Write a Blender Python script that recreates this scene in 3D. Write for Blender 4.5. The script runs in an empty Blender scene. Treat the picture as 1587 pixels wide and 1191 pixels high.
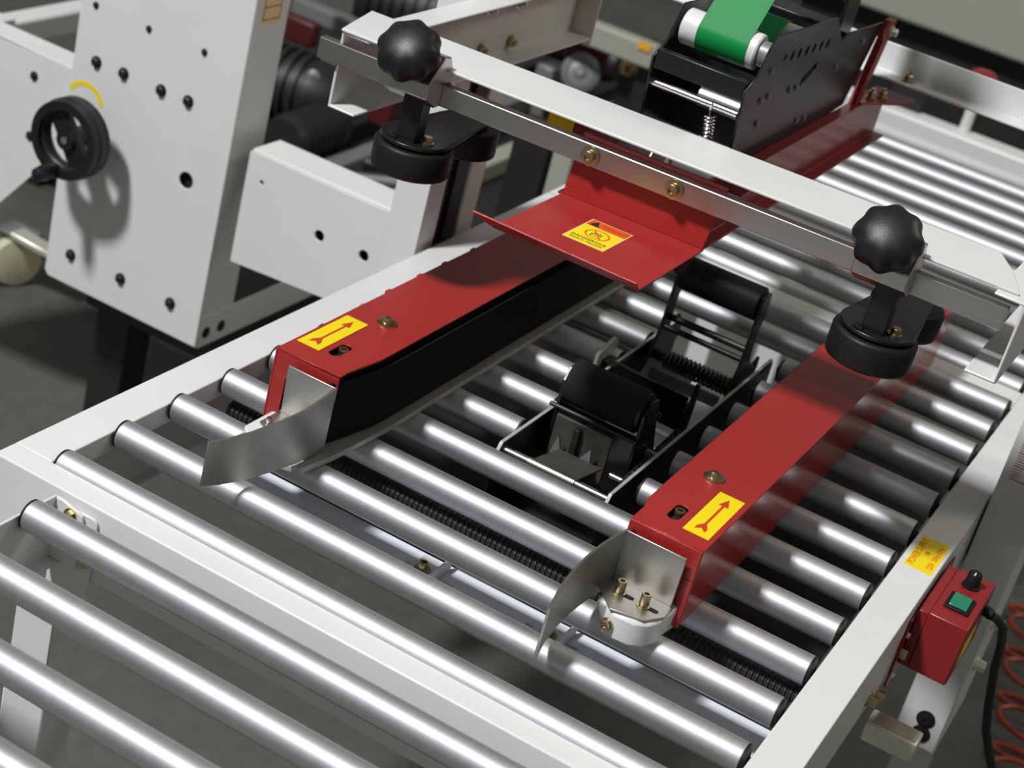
import bpy, bmesh, math, random
from mathutils import Vector, Matrix
random.seed(7)
PI = math.pi
S = bpy.context.scene
COL = S.collection

# ---------------------------------------------------------------- camera
cd = bpy.data.cameras.new('camera')
cam = bpy.data.objects.new('camera', cd); COL.objects.link(cam)
Rwc = Matrix(((0.85439355, 0.46283467, 0.23621121),
              (0.40122972, -0.29875951, -0.86588536),
              (-0.33019142, 0.83458183, -0.44096122)))
rot = Rwc.transposed() @ Matrix.Diagonal((1, -1, -1))
cam.matrix_world = Matrix.Translation((0.78773496, -1.06042705, 0.80842759)) @ rot.to_4x4()
cd.sensor_fit = 'HORIZONTAL'; cd.sensor_width = 36.0
cd.lens = 2792.5 / 1587 * 36.0
cd.clip_start = 0.05; cd.clip_end = 60
cd.dof.use_dof = True; cd.dof.focus_distance = 1.52; cd.dof.aperture_fstop = 8.5
S.camera = cam

# ---------------------------------------------------------------- world, lamps, exposure
w = bpy.data.worlds.new('hall'); S.world = w; w.use_nodes = True
bg = w.node_tree.nodes['Background']
bg.inputs[0].default_value = (0.80, 0.82, 0.78, 1); bg.inputs[1].default_value = 0.18

def lamp(name, loc, target, sx, sy, watt, col):
    l = bpy.data.lights.new(name, 'AREA'); l.shape = 'RECTANGLE'; l.size = sx; l.size_y = sy
    l.energy = watt; l.color = col
    o = bpy.data.objects.new(name, l); COL.objects.link(o)
    o.location = loc
    d = Vector(target) - Vector(loc)
    z = -d.normalized(); x = Vector((1, 0, 0)); x = (x - z * x.dot(z)).normalized(); y = z.cross(x)
    o.matrix_world = Matrix.Translation(loc) @ Matrix((x, y, z)).transposed().to_4x4()
    return o
lamp('high_bay_lamp', (-1.75, -3.20, 5.70), (0.2, 0.35, 0.0), 0.70, 0.70, 550, (0.98, 0.985, 1.0))
lamp('ceiling_rear_lamp', (2.2, 1.9, 2.4), (0.4, 1.0, 0.0), 0.8, 0.8, 16, (1.0, 0.92, 0.76))
S.view_settings.view_transform = 'Standard'; S.view_settings.look = 'None'
S.view_settings.gamma = 1.0; S.view_settings.use_curve_mapping = False
S.view_settings.exposure = 0.0

# ---------------------------------------------------------------- materials
def mat(name, col, rough=0.5, metal=0.0, coat=0.0, bump=0.0, bscale=400, var=0.0, vscale=30, spec=None,
        aniso=None, noise_rough=0.0, stretch=None):
    m = bpy.data.materials.new(name); m.use_nodes = True
    nt = m.node_tree; b = nt.nodes['Principled BSDF']
    b.inputs['Base Color'].default_value = (*col, 1)
    b.inputs['Roughness'].default_value = rough; b.inputs['Metallic'].default_value = metal
    if coat:
        b.inputs['Coat Weight'].default_value = coat; b.inputs['Coat Roughness'].default_value = 0.06
    if aniso:
        b.inputs['Anisotropic'].default_value = aniso; b.inputs['Anisotropic Rotation'].default_value = 0.25
        tg = nt.nodes.new('ShaderNodeTangent'); tg.direction_type = 'RADIAL'; tg.axis = 'X'
        nt.links.new(tg.outputs[0], b.inputs['Tangent'])
    if spec is not None: b.inputs['Specular IOR Level'].default_value = spec
    tc = nt.nodes.new('ShaderNodeTexCoord')
    mp = nt.nodes.new('ShaderNodeMapping'); nt.links.new(tc.outputs['Object'], mp.inputs['Vector'])
    if stretch: mp.inputs['Scale'].default_value = stretch
    if bump:
        n = nt.nodes.new('ShaderNodeTexNoise'); n.inputs['Scale'].default_value = bscale
        n.inputs['Detail'].default_value = 3
        nt.links.new(mp.outputs[0], n.inputs['Vector'])
        bp = nt.nodes.new('ShaderNodeBump'); bp.inputs['Strength'].default_value = bump
        bp.inputs['Distance'].default_value = 0.001
        nt.links.new(n.outputs['Fac'], bp.inputs['Height']); nt.links.new(bp.outputs[0], b.inputs['Normal'])
    if var:
        n = nt.nodes.new('ShaderNodeTexNoise'); n.inputs['Scale'].default_value = vscale
        n.inputs['Detail'].default_value = 5
        nt.links.new(mp.outputs[0], n.inputs['Vector'])
        r = nt.nodes.new('ShaderNodeValToRGB')
        r.color_ramp.elements[0].position = 0.3; r.color_ramp.elements[1].position = 0.7
        r.color_ramp.elements[0].color = (*[c * (1 - var) for c in col], 1)
        r.color_ramp.elements[1].color = (*[min(1, c * (1 + var)) for c in col], 1)
        nt.links.new(n.outputs['Fac'], r.inputs['Fac']); nt.links.new(r.outputs[0], b.inputs['Base Color'])
        if noise_rough:
            mr = nt.nodes.new('ShaderNodeMapRange')
            mr.inputs['To Min'].default_value = rough - noise_rough; mr.inputs['To Max'].default_value = rough + noise_rough
            nt.links.new(n.outputs['Fac'], mr.inputs['Value']); nt.links.new(mr.outputs[0], b.inputs['Roughness'])
    return m
M = dict(
 white=mat('white_powder_coat', (0.70, 0.71, 0.69), 0.38, bump=0.08, bscale=900, var=0.02, vscale=8),
 red=mat('red_textured_paint', (0.36, 0.020, 0.017), 0.36, bump=0.35, bscale=1100, var=0.08, vscale=500, coat=0.08),
 redside=mat('red_smooth_paint', (0.34, 0.018, 0.016), 0.16, bump=0.02, bscale=300),
 redgloss=mat('red_gloss_paint', (0.25, 0.016, 0.017), 0.33, coat=0.1, bump=0.15, bscale=700),
 roller=mat('turned_steel', (0.68, 0.69, 0.71), 0.64, 1.0, aniso=0.50, var=0.03, vscale=500, stretch=(1, 0.05, 0.05), noise_rough=0.03),
 cap=mat('black_bearing_plastic', (0.006, 0.006, 0.007), 0.55, spec=0.3),
 steel=mat('brushed_stainless', (0.50, 0.48, 0.45), 0.34, 1.0, bump=0.06, bscale=300, stretch=(0.1, 0.1, 3), var=0.05, vscale=60),
 sheet=mat('dull_sheet_steel', (0.44, 0.43, 0.40), 0.42, 1.0, var=0.07, vscale=40, bump=0.04, bscale=500),
 strip=mat('grey_sheet_strip', (0.46, 0.46, 0.43), 0.35, 0.15, var=0.05, vscale=25),
 belt=mat('black_rubber_belt', (0.010, 0.011, 0.014), 0.85, spec=0.15, bump=0.2, bscale=1200),
 rubber=mat('black_rubber', (0.008, 0.0085, 0.009), 0.50, spec=0.35, bump=0.10, bscale=900),
 fabric=mat('black_knurled_sleeve', (0.018, 0.018, 0.017), 0.8, spec=0.2, bump=0.8, bscale=1500),
 blackpaint=mat('black_gloss_paint', (0.010, 0.010, 0.011), 0.30, spec=0.4, bump=0.06, bscale=600),
 umber=mat('worn_dark_steel', (0.085, 0.080, 0.070), 0.5, 0.3, var=0.2, vscale=60),
 blackmetal=mat('black_oxide_metal', (0.025, 0.025, 0.025), 0.38, 0.4),
 knob=mat('black_bakelite', (0.009, 0.010, 0.012), 0.42, spec=0.4, bump=0.12, bscale=700),
 zinc=mat('yellow_zinc', (0.50, 0.42, 0.26), 0.30, 1.0, var=0.15, vscale=400),
 chrome=mat('bright_metal', (0.75, 0.75, 0.76), 0.16, 1.0),
 galv=mat('pale_galvanised', (0.80, 0.79, 0.66), 0.35, 0.6),
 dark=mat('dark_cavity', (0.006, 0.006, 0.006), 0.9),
 screw=mat('dark_lead_screw', (0.045, 0.045, 0.045), 0.45, 0.5),
 yellow=mat('yellow_sticker', (0.86, 0.66, 0.01), 0.5, spec=0.25),
 ink_red=mat('red_ink', (0.55, 0.05, 0.01), 0.4),
 ink_orange=mat('orange_ink', (0.72, 0.11, 0.012), 0.4),
 ink_black=mat('black_ink', (0.02, 0.016, 0.01), 0.5),
 ink_tick=mat('ruler_ink', (0.28, 0.05, 0.04), 0.5),
 paleline=mat('pale_sticker_edge', (0.85, 0.62, 0.30), 0.4),
 tape=mat('green_tape', (0.003, 0.22, 0.05), 0.50, spec=0.2, bump=0.03),
 nylon=mat('white_nylon', (0.70, 0.70, 0.68), 0.35),
 green=mat('green_switch', (0.02, 0.22, 0.12), 0.2, coat=0.5),
 hose=mat('red_coil_hose', (0.42, 0.05, 0.02), 0.35),
 cable=mat('black_cable', (0.012, 0.012, 0.012), 0.45),
 cream=mat('cream_caster', (0.62, 0.60, 0.42), 0.5),
 greypaint=mat('grey_green_paint', (0.36, 0.36, 0.30), 0.5),
 dark_paint_shade=mat('dark_paint_and_shade', (0.014, 0.015, 0.014), 0.5),  # dark machine paint, also the tone of slabs and sheets standing for shade
 midgrey=mat('mid_grey_metal', (0.22, 0.23, 0.22), 0.45, 0.3),
 brass=mat('brass_fitting', (0.72, 0.55, 0.28), 0.25, 1.0),
 darkred=mat('dark_red_paint', (0.07, 0.006, 0.008), 0.5),
 bluegrey=mat('brightened_blue_paint', (0.78, 0.81, 0.88), 0.4),  # base colour raised in place of light falling between the rollers
 orange=mat('orange_label', (0.85, 0.42, 0.03), 0.5),
)
# concrete floor: two noise scales and fine joints
fm = bpy.data.materials.new('sealed_concrete'); fm.use_nodes = True
nt = fm.node_tree; b = nt.nodes['Principled BSDF']
tc = nt.nodes.new('ShaderNodeTexCoord')
n1 = nt.nodes.new('ShaderNodeTexNoise'); n1.inputs['Scale'].default_value = 1.6; n1.inputs['Detail'].default_value = 6
n2 = nt.nodes.new('ShaderNodeTexNoise'); n2.inputs['Scale'].default_value = 45; n2.inputs['Detail'].default_value = 4
nt.links.new(tc.outputs['Object'], n1.inputs['Vector']); nt.links.new(tc.outputs['Object'], n2.inputs['Vector'])
mx = nt.nodes.new('ShaderNodeMixRGB'); mx.inputs[0].default_value = 0.3
nt.links.new(n1.outputs['Fac'], mx.inputs[1]); nt.links.new(n2.outputs['Fac'], mx.inputs[2])
rp = nt.nodes.new('ShaderNodeValToRGB')
rp.color_ramp.elements[0].position = 0.35; rp.color_ramp.elements[0].color = (0.068, 0.068, 0.059, 1)
rp.color_ramp.elements[1].position = 0.65; rp.color_ramp.elements[1].color = (0.112, 0.112, 0.098, 1)
nt.links.new(mx.outputs[0], rp.inputs['Fac']); nt.links.new(rp.outputs[0], b.inputs['Base Color'])
b.inputs['Roughness'].default_value = 0.42
M['floor'] = fm

# ---------------------------------------------------------------- mesh helpers
class MB:
    def __init__(s): s.v = []; s.f = []
    def add(s, vs, fs):
        o = len(s.v); s.v += [tuple(v) for v in vs]; s.f += [tuple(i + o for i in f) for f in fs]; return s
    def box(s, x0, x1, y0, y1, z0, z1):
        return s.add([(x0,y0,z0),(x1,y0,z0),(x1,y1,z0),(x0,y1,z0),(x0,y0,z1),(x1,y0,z1),(x1,y1,z1),(x0,y1,z1)],
                     [(0,3,2,1),(4,5,6,7),(0,1,5,4),(1,2,6,5),(2,3,7,6),(3,0,4,7)])
    def hexa(s, bot, top):           # two quads of points
        return s.add(list(bot) + list(top), [(0,3,2,1),(4,5,6,7),(0,1,5,4),(1,2,6,5),(2,3,7,6),(3,0,4,7)])
    def prism(s, poly, axis, a0, a1):
        n = len(poly)
        def P(u, v, a): return {'z': (u, v, a), 'x': (a, u, v), 'y': (u, a, v)}[axis]
        vs = [P(u, v, a0) for u, v in poly] + [P(u, v, a1) for u, v in poly]
        fs = [tuple(range(n - 1, -1, -1)), tuple(range(n, 2 * n))]
        fs += [(i, (i + 1) % n, n + (i + 1) % n, n + i) for i in range(n)]
        return s.add(vs, fs)
    def lathe(s, prof, o, ax, n=24, lobe=None, caps=True):
        ax = Vector(ax).normalized(); o = Vector(o)
        u = ax.orthogonal().normalized(); w_ = ax.cross(u)
        vs = []; fs = []
        for (r, h, *a) in prof:
            for k in range(n):
                t = 2 * PI * k / n
                rr = r * (1 + (a[0] * math.cos(lobe * t) if a and lobe else 0))
                vs.append(o + ax * h + u * (rr * math.cos(t)) + w_ * (rr * math.sin(t)))
        m = len(prof)
        for i in range(m - 1):
            for k in range(n):
                k2 = (k + 1) % n
                fs.append((i*n+k, i*n+k2, (i+1)*n+k2, (i+1)*n+k))
        if caps: fs.append(tuple(range(n - 1, -1, -1))); fs.append(tuple((m-1)*n + k for k in range(n)))
        return s.add(vs, fs)
    def cyl(s, p0, p1, r, n=20, r1=None, ch=0.0):
        p0 = Vector(p0); p1 = Vector(p1); L = (p1 - p0).length; r1 = r if r1 is None else r1
        pr = [(r, 0), (r1, L)] if not ch else [(r-ch, 0), (r, ch), (r1, L-ch), (r1-ch, L)]
        return s.lathe(pr, p0, p1 - p0, n)
    def tube(s, pts, r, n=8, closed=False):
        pts = [Vector(p) for p in pts]; vs = []; fs = []; m = len(pts); up = None
        for i, p in enumerate(pts):
            t = (pts[(i+1) % m] - pts[i-1]) if closed else (pts[min(i+1, m-1)] - pts[max(i-1, 0)])
            t.normalize()
            up = t.orthogonal() if up is None else (up - t * up.dot(t))
            up.normalize(); q = t.cross(up)
            for k in range(n):
                a = 2 * PI * k / n; vs.append(p + up * (r * math.cos(a)) + q * (r * math.sin(a)))
        for i in range(m if closed else m - 1):
            j = (i + 1) % m
            for k in range(n):
                k2 = (k+1) % n; fs.append((i*n+k, i*n+k2, j*n+k2, j*n+k))
        if not closed:
            fs.append(tuple(range(n-1, -1, -1))); fs.append(tuple((m-1)*n + k for k in range(n)))
        return s.add(vs, fs)
    def sheet(s, path, t):           # path of (x, y, z0, z1): upright bent sheet of thickness t
        n = len(path); vs = []
        for i, (x, y, z0, z1) in enumerate(path):
            a = path[max(i-1, 0)]; c = path[min(i+1, n-1)]
            d = Vector((c[0]-a[0], c[1]-a[1], 0)).normalized(); nn = Vector((-d.y, d.x, 0)) * (t / 2)
            vs += [(x+nn.x, y+nn.y, z0), (x-nn.x, y-nn.y, z0), (x-nn.x, y-nn.y, z1), (x+nn.x, y+nn.y, z1)]
        fs = [(0,1,2,3), (4*n-1, 4*n-2, 4*n-3, 4*n-4)]
        for i in range(n-1):
            for k in range(4): fs.append((4*i+k, 4*i+4+k, 4*i+4+(k+1) % 4, 4*i+(k+1) % 4))
        return s.add(vs, fs)
    def section(s, path, t, axis, a0, a1):   # thin folded section (polyline of 2-D points) extruded along an axis
        n = len(path); L = []; Rr = []
        for i, p in enumerate(path):
            p = Vector(p)
            d0 = (p - Vector(path[i-1])).normalized() if i else None
            d1 = (Vector(path[i+1]) - p).normalized() if i < n-1 else None
            d0 = d0 or d1; d1 = d1 or d0
            n0 = Vector((-d0.y, d0.x)); n1_ = Vector((-d1.y, d1.x)); mm = (n0 + n1_)
            mm = mm / max(0.3, mm.dot(n0)) if mm.length > 1e-6 else n0
            L.append(tuple(p + mm * (t/2))); Rr.append(tuple(p - mm * (t/2)))
        return s.prism(L + Rr[::-1], axis, a0, a1)

ROOT = {}
def tag(o, label=None, cat=None, group=None, kind=None):
    if label: o['label'] = label
    if cat: o['category'] = cat
    if group: o['group'] = group
    if kind: o['kind'] = kind
    return o
def thing(name, label, cat, loc=(0, 0, 0), group=None):
    o = bpy.data.objects.new(name, None); COL.objects.link(o); o.location = loc
    o.empty_display_size = 0.02
    ROOT[o.name] = Vector(loc)
    return tag(o, label, cat, group)
def finish(me, m, smooth):
    bm = bmesh.new(); bm.from_mesh(me)
    bmesh.ops.recalc_face_normals(bm, faces=bm.faces); bm.to_mesh(me); bm.free()
    me.materials.append(m)
    if smooth:
        for p in me.polygons: p.use_smooth = True
        me.set_sharp_from_angle(angle=math.radians(smooth))
def link(me, name, parent, bevel, label, kind):
    o = bpy.data.objects.new(name, me); COL.objects.link(o)
    if parent is not None: o.parent = parent
    if bevel:
        md = o.modifiers.new('bevel', 'BEVEL'); md.width = bevel; md.segments = 2
        md.limit_method = 'ANGLE'; md.angle_limit = math.radians(40)
    return tag(o, label, kind=kind)
def origin_of(parent):
    p = parent; t = Vector((0, 0, 0))
    while p is not None: t += p.location; p = p.parent
    return t
def part(name, mb, m, parent=None, bevel=0.0, smooth=40, label=None, kind=None):
    off = origin_of(parent) if parent is not None else Vector((0, 0, 0))
    me = bpy.data.meshes.new(name)
    me.from_pydata([tuple(Vector(v) - off) for v in mb.v], [], mb.f)
    finish(me, M[m], smooth)
    return link(me, name, parent, bevel, label, kind)
def curve_mesh(splines, half):
    c = bpy.data.curves.new('tmp', 'CURVE'); c.dimensions = '2D'; c.fill_mode = 'BOTH'; c.extrude = half
    for sp in splines:
        q = c.splines.new('POLY'); q.points.add(len(sp) - 1); q.use_cyclic_u = True
        for pt, (u, v) in zip(q.points, sp): pt.co = (u, v, 0, 1)
    o = bpy.data.objects.new('tmp', c); me = bpy.data.meshes.new_from_object(o)
    bpy.data.objects.remove(o); bpy.data.curves.remove(c)
    return me
def plate(name, outer, holes, axis, a0, a1, m, parent=None, bevel=0.0, label=None, smooth=0, kind=None):
    me = curve_mesh([outer] + holes, abs(a1 - a0) / 2); mid = (a0 + a1) / 2
    off = origin_of(parent) if parent is not None else Vector((0, 0, 0))
    for v in me.vertices:
        u, q, h = v.co
        v.co = Vector({'z': (u, q, mid + h), 'x': (mid + h, u, q), 'y': (u, mid + h, q)}[axis]) - off
    finish(me, M[m], smooth)
    bm = bmesh.new(); bm.from_mesh(me); bmesh.ops.remove_doubles(bm, verts=bm.verts, dist=1e-6)
    bmesh.ops.recalc_face_normals(bm, faces=bm.faces); bm.to_mesh(me); bm.free()
    return link(me, name, parent, bevel, label, kind)
def circ(x, y, r, n=16): return [(x + r*math.cos(2*PI*k/n), y + r*math.sin(2*PI*k/n)) for k in range(n)]
def slot(x, y, L, r, ang=0, n=8):
    pts = []
    for sgn, s0 in ((1, -PI/2), (-1, PI/2)):
        for k in range(n + 1):
            t = s0 + PI * k / n; pts.append((sgn * L/2 + r*math.cos(t), r*math.sin(t)))
    c, s_ = math.cos(ang), math.sin(ang)
    return [(x + c*a - s_*b_, y + s_*a + c*b_) for a, b_ in pts]
def text_mesh(txt, size, mtx, m, name, parent, align='CENTER', ex=0.00012, xs=1.0):
    c = bpy.data.curves.new('tmp', 'FONT'); c.body = txt; c.size = size; c.align_x = align; c.align_y = 'CENTER'; c.extrude = ex
    o = bpy.data.objects.new('tmp', c); me = bpy.data.meshes.new_from_object(o)
    bpy.data.objects.remove(o); bpy.data.curves.remove(c)
    off = origin_of(parent)
    for v in me.vertices: v.co = (mtx @ Vector((v.co.x * xs, v.co.y, v.co.z))) - off
    me.materials.clear(); me.materials.append(M[m])
    o = bpy.data.objects.new(name, me); COL.objects.link(o); o.parent = parent
    return o
def frame(o, ux, uy):        # matrix mapping local x,y to world directions
    ux = Vector(ux).normalized(); uy = Vector(uy).normalized(); uz = ux.cross(uy)
    return Matrix.Translation(o) @ Matrix((ux, uy, uz)).transposed().to_4x4()
def mxmb(mb, mtx):
    mb.v = [tuple(mtx @ Vector(v)) for v in mb.v]; return mb
def socket_bolt(p, ax, r, h, parent, m='zinc', washer=0.0, name='bolt'):
    """cap screw: head with a hex socket, on a washer"""
    mb = MB(); ax = Vector(ax).normalized(); p = Vector(p); z = 0
    if washer:
        mb.lathe([(washer, 0), (washer, r*0.25), (r*0.9, r*0.3)], p, ax, 20); z = r*0.3
    mb.lathe([(r*0.95, z), (r, z+h*0.1), (r, z+h*0.85), (r*0.88, z+h), (r*0.55, z+h), (r*0.5, z+h*0.45), (r*0.01, z+h*0.4)], p, ax, 18)
    return part(name, mb, m, parent)
def dome_bolt(p, ax, r, parent, m='zinc', name='bolt'):
    mb = MB()
    mb.lathe([(r*1.75, 0), (r*1.7, r*0.3), (r*1.0, r*0.42), (r, r*0.55), (r*0.8, r*0.95), (r*0.4, r*1.12), (r*0.35, r*0.7), (r*0.02, r*0.65)], p, ax, 20)
    return part(name, mb, m, parent)
def hex_bolt(p, ax, r, h, parent, m='zinc', name='bolt', tail=0.0):
    mb = MB(); mb.lathe([(r*1.35, 0), (r*1.35, h*0.2)], p, ax, 16); mb.lathe([(r, h*0.2), (r, h*0.9), (r*0.85, h)], p, ax, 6)
    if tail: mb.lathe([(r*0.5, h), (r*0.5, h+tail)], p, ax, 12)
    return part(name, mb, m, parent, smooth=25)
def spring(p0, p1, r, wire, turns, m, parent, name='spring', n=14):
    p0 = Vector(p0); p1 = Vector(p1); d = (p1 - p0); L = d.length; d.normalize(); u = d.orthogonal().normalized(); q = d.cross(u)
    pts = [p0 + d*(L*i/(turns*n)) + u*(r*math.cos(2*PI*i/n)) + q*(r*math.sin(2*PI*i/n)) for i in range(turns*n + 1)]
    return part(name, MB().tube(pts, wire, 6), m, parent)

# ================================================================ setting
FZ = -0.65
fl = MB().box(-9, 7, -4, 12, FZ - 0.05, FZ)
tag(part('floor', fl, 'floor', smooth=0), kind='structure')

# ================================================================ main roller conveyor
RR = 0.01356; PITCH = 0.07738; TOP = 0.0056
conv = thing('roller_conveyor', 'white framed roller conveyor bed under the two red guides', 'conveyor', (0.3, 0.45, FZ))
def roller_meshes(L):
    b = MB(); b.lathe([(RR-0.0006, 0), (RR, 0.0006), (RR, L-0.0006), (RR-0.0006, L)], (-L/2, 0, 0), (1, 0, 0), 40)
    me = bpy.data.meshes.new('roller'); me.from_pydata(b.v, [], b.f); finish(me, M['roller'], 30)
    c = MB()
    c.lathe([(RR*0.985, 0), (RR*0.975, 0.002), (RR*0.6, 0.0035), (RR*0.3, 0.0035), (RR*0.3, 0.0052)], (L/2, 0, 0), (1, 0, 0), 24)
    mc = bpy.data.meshes.new('end_cap'); mc.from_pydata(c.v, [], c.f); finish(mc, M['cap'], 40)
    return me, mc
RM = {}
def roller(x0, x1, y, z, parent):
    L = round(x1 - x0, 4)
    if L not in RM: RM[L] = roller_meshes(L)
    me, mc = RM[L]
    o = bpy.data.objects.new('roller', me); COL.objects.link(o); o.parent = parent
    o.location = Vector(((x0 + x1)/2, y, z)) - parent.location
    o.rotation_euler = (random.uniform(0, 6), 0, 0)
    for rz in (0, PI):
        c = bpy.data.objects.new('end_cap', mc); COL.objects.link(c); c.parent = o; c.rotation_euler = (0, 0, rz)
    return o
# side rails: folded sheet sections
part('rail', MB().section([(-0.030, -0.10), (-0.0415, -0.10), (-0.0415, 0.0041), (-0.0052, 0.0041), (-0.0052, -0.016)], 0.003, 'y', -0.0115, 0.985), 'white', conv, 0.0012)
part('rail', MB().section([(0.630, -0.075), (0.6410, -0.075), (0.6410, 0.0041), (0.6070, 0.0041), (0.6070, -0.016)], 0.003, 'y', -0.0115, 0.985), 'white', conv, 0.0012)
part('edge_strip', MB().box(-0.048, -0.0432, -0.0355, 0.075, -0.06, 0.0005), 'white', conv, 0.001)
# front end plate with folded top
part('end_plate', MB().section([(-0.013, -0.004), (-0.013, 0.0041), (-0.0355, 0.0041), (-0.0355, -0.062), (-0.028, -0.062)], 0.003, 'x', -0.0430, 0.6424), 'white', conv, 0.0015)
part('cross_strip', MB().section([(0.953, -0.03), (0.953, 0.0035), (0.984, 0.0035), (0.984, -0.03)], 0.003, 'x', -0.004, 0.6055), 'white', conv, 0.001)
for i in range(0, 13):
    y = i * PITCH
    if 5 <= i <= 10:
        roller(0, 0.236, y, 0, conv); roller(0.372, 0.6, y, 0, conv)
    else:
        roller(0, 0.6, y, 0, conv)
# cross channel under the rollers with slots, bracket tabs and yellow zinc bolts
plate('cross_channel', [(-0.003, 0.158), (0.605, 0.158), (0.605, 0.216), (-0.003, 0.216)],
      [slot(0.2435, 0.192, 0.004, 0.0025), slot(0.282, 0.190, 0.012, 0.0025), slot(0.3675, 0.192, 0.004, 0.0025), slot(0.408, 0.192, 0.012, 0.0025)],
      'z', -0.0625, -0.060, 'bluegrey', conv)
part('gap_shade_sheet', MB().box(0.375, 0.580, 0.30, 0.93, -0.100, -0.095), 'dark_paint_shade', conv)  # dark sheets added below the rollers to darken the gaps between them
part('gap_shade_sheet', MB().box(0.02, 0.235, 0.30, 0.93, -0.130, -0.125), 'dark_paint_shade', conv)
for bx in (0.2585, 0.388):
    part('tab', MB().section([(bx-0.011, -0.0583), (bx+0.0155, -0.0583), (bx+0.0155, -0.046)], 0.0022, 'y', 0.164, 0.210), 'white', conv, 0.0006)
    socket_bolt((bx, 0.1860, -0.0571), (0, 0, 1), 0.0048, 0.007, conv, washer=0.008)
# threaded cross rod that moves the guides
pr = [(0.0075, 0)]; L = 0.600; k = 0; step = 0.0052
while k * step < L - step:
    h = k * step; pr += [(0.0082, h+0.0006), (0.0098, h+0.0016), (0.0098, h+0.0034), (0.0082, h+0.0044)]; k += 1
part('threaded_rod', MB().lathe(pr, (0.002, 0.240, -0.031), (1, 0, 0), 16), 'screw', conv, smooth=20)
part('slide_bar', MB().box(0.245, 0.345, 0.272, 0.292, -0.050, -0.040), 'blackpaint', conv, 0.001)
# sensor box below the front rollers
part('junction_box', MB().box(0.345, 0.435, 0.075, 0.125, -0.135, -0.115).box(0.405, 0.43, 0.085, 0.11, -0.115, -0.098), 'blackmetal', conv, 0.002)
spring((0.385, 0.11, -0.112), (0.400, 0.118, -0.112), 0.006, 0.0015, 4, 'screw', conv, name='cable_spring')
# legs
for lx in (-0.041, 0.60):
    for ly, dx in ((0.02, 0), (0.745, 0.05)):
        if lx < 0 and ly > 0.5: continue
        part('leg', MB().section([(lx+dx, ly+0.045), (lx+dx, ly), (lx+dx+0.04, ly)], 0.003, 'z', FZ, -0.06), 'white', conv, 0.0008)
# outer side of the right rail: slotted hole, bolts, square-section steel stop
for (yy, zz) in ((0.330, -0.060), (0.415, -0.052), (0.372, -0.078)):
    hex_bolt((0.6425, yy, zz), (1, 0, 0), 0.0055, 0.009, conv)
part('steel_block', MB().box(0.6430, 0.693, 0.385, 0.412, -0.1385, -0.1165), 'galv', conv, 0.002)
part('oil_stain', MB().box(0.64255, 0.64275, 0.395, 0.425, -0.045, -0.030), 'ink_orange', conv)
# power supply sticker on the right rail
st = part('sticker', MB().prism([(0.6112, 0.467), (0.6388, 0.467), (0.6388, 0.538), (0.6112, 0.538)], 'z', TOP, TOP + 0.00025), 'yellow', conv, label='yellow power supply sticker with orange capital lettering')
ZT = TOP + 0.0003
fr = lambda x, y: frame((x, y, ZT), (0, 1, 0), (-1, 0, 0))
text_mesh('POWER SUPPLY', 0.0098, fr(0.6160, 0.5025), 'ink_orange', 'lettering', st, xs=0.86)
text_mesh('1\u03a6', 0.0075, fr(0.6248, 0.5045), 'ink_orange', 'lettering', st)
text_mesh('220V  50Hz-60Hz', 0.0085, fr(0.6335, 0.5025), 'ink_orange', 'lettering', st, xs=0.86)

# ================================================================ infeed roller table in front
inf = thing('infeed_roller_table', 'short front roller table bolted to the white end plate', 'conveyor', (0.33, -0.25, FZ))
for k in range(1, 6): roller(0.034, 0.606, -k * PITCH, 0, inf)
part('rail', MB().section([(0.0405, -0.058), (0.0285, -0.058), (0.0285, 0.002)], 0.0028, 'y', -0.50, -0.0420), 'white', inf, 0.0009)
part('rail', MB().section([(0.606, -0.052), (0.6125, -0.052), (0.6125, 0.0032), (0.640, 0.0032), (0.640, -0.03)], 0.003, 'y', -0.50, -0.0385), 'white', inf, 0.0012)
part('end_flange', MB().prism([(0.0278, -0.085), (0.0705, -0.085), (0.0705, -0.010), (0.0693, -0.0065), (0.066, -0.004), (0.0278, -0.004)], 'y', -0.0403, -0.0375), 'white', inf, 0.0008)
part('end_flange', MB().prism([(0.0272, -0.056), (0.0585, -0.056), (0.0585, -0.008), (0.057, -0.0045), (0.053, -0.0025), (0.036, 0.0012), (0.0272, 0.0012)], 'y', -0.0440, -0.0405), 'white', inf, 0.0009)
hex_bolt((0.0460, -0.0440, -0.0085), (0, -1, 0), 0.0048, 0.0045, inf)
hex_bolt((0.064, -0.0418, -0.045), (0, -1, 0), 0.005, 0.005, inf)
part('leg', MB().section([(0.0, -0.26), (0.0, -0.20), (0.06, -0.20)], 0.003, 'z', FZ, -0.03), 'white', inf, 0.0008)
part('leg', MB().box(0.085, 0.125, -0.150, -0.110, FZ, -0.10), 'white', inf, 0.002)
part('leg', MB().section([(0.64, -0.26), (0.64, -0.20), (0.58, -0.20)], 0.003, 'z', FZ, -0.03), 'white', inf, 0.0008)

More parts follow.
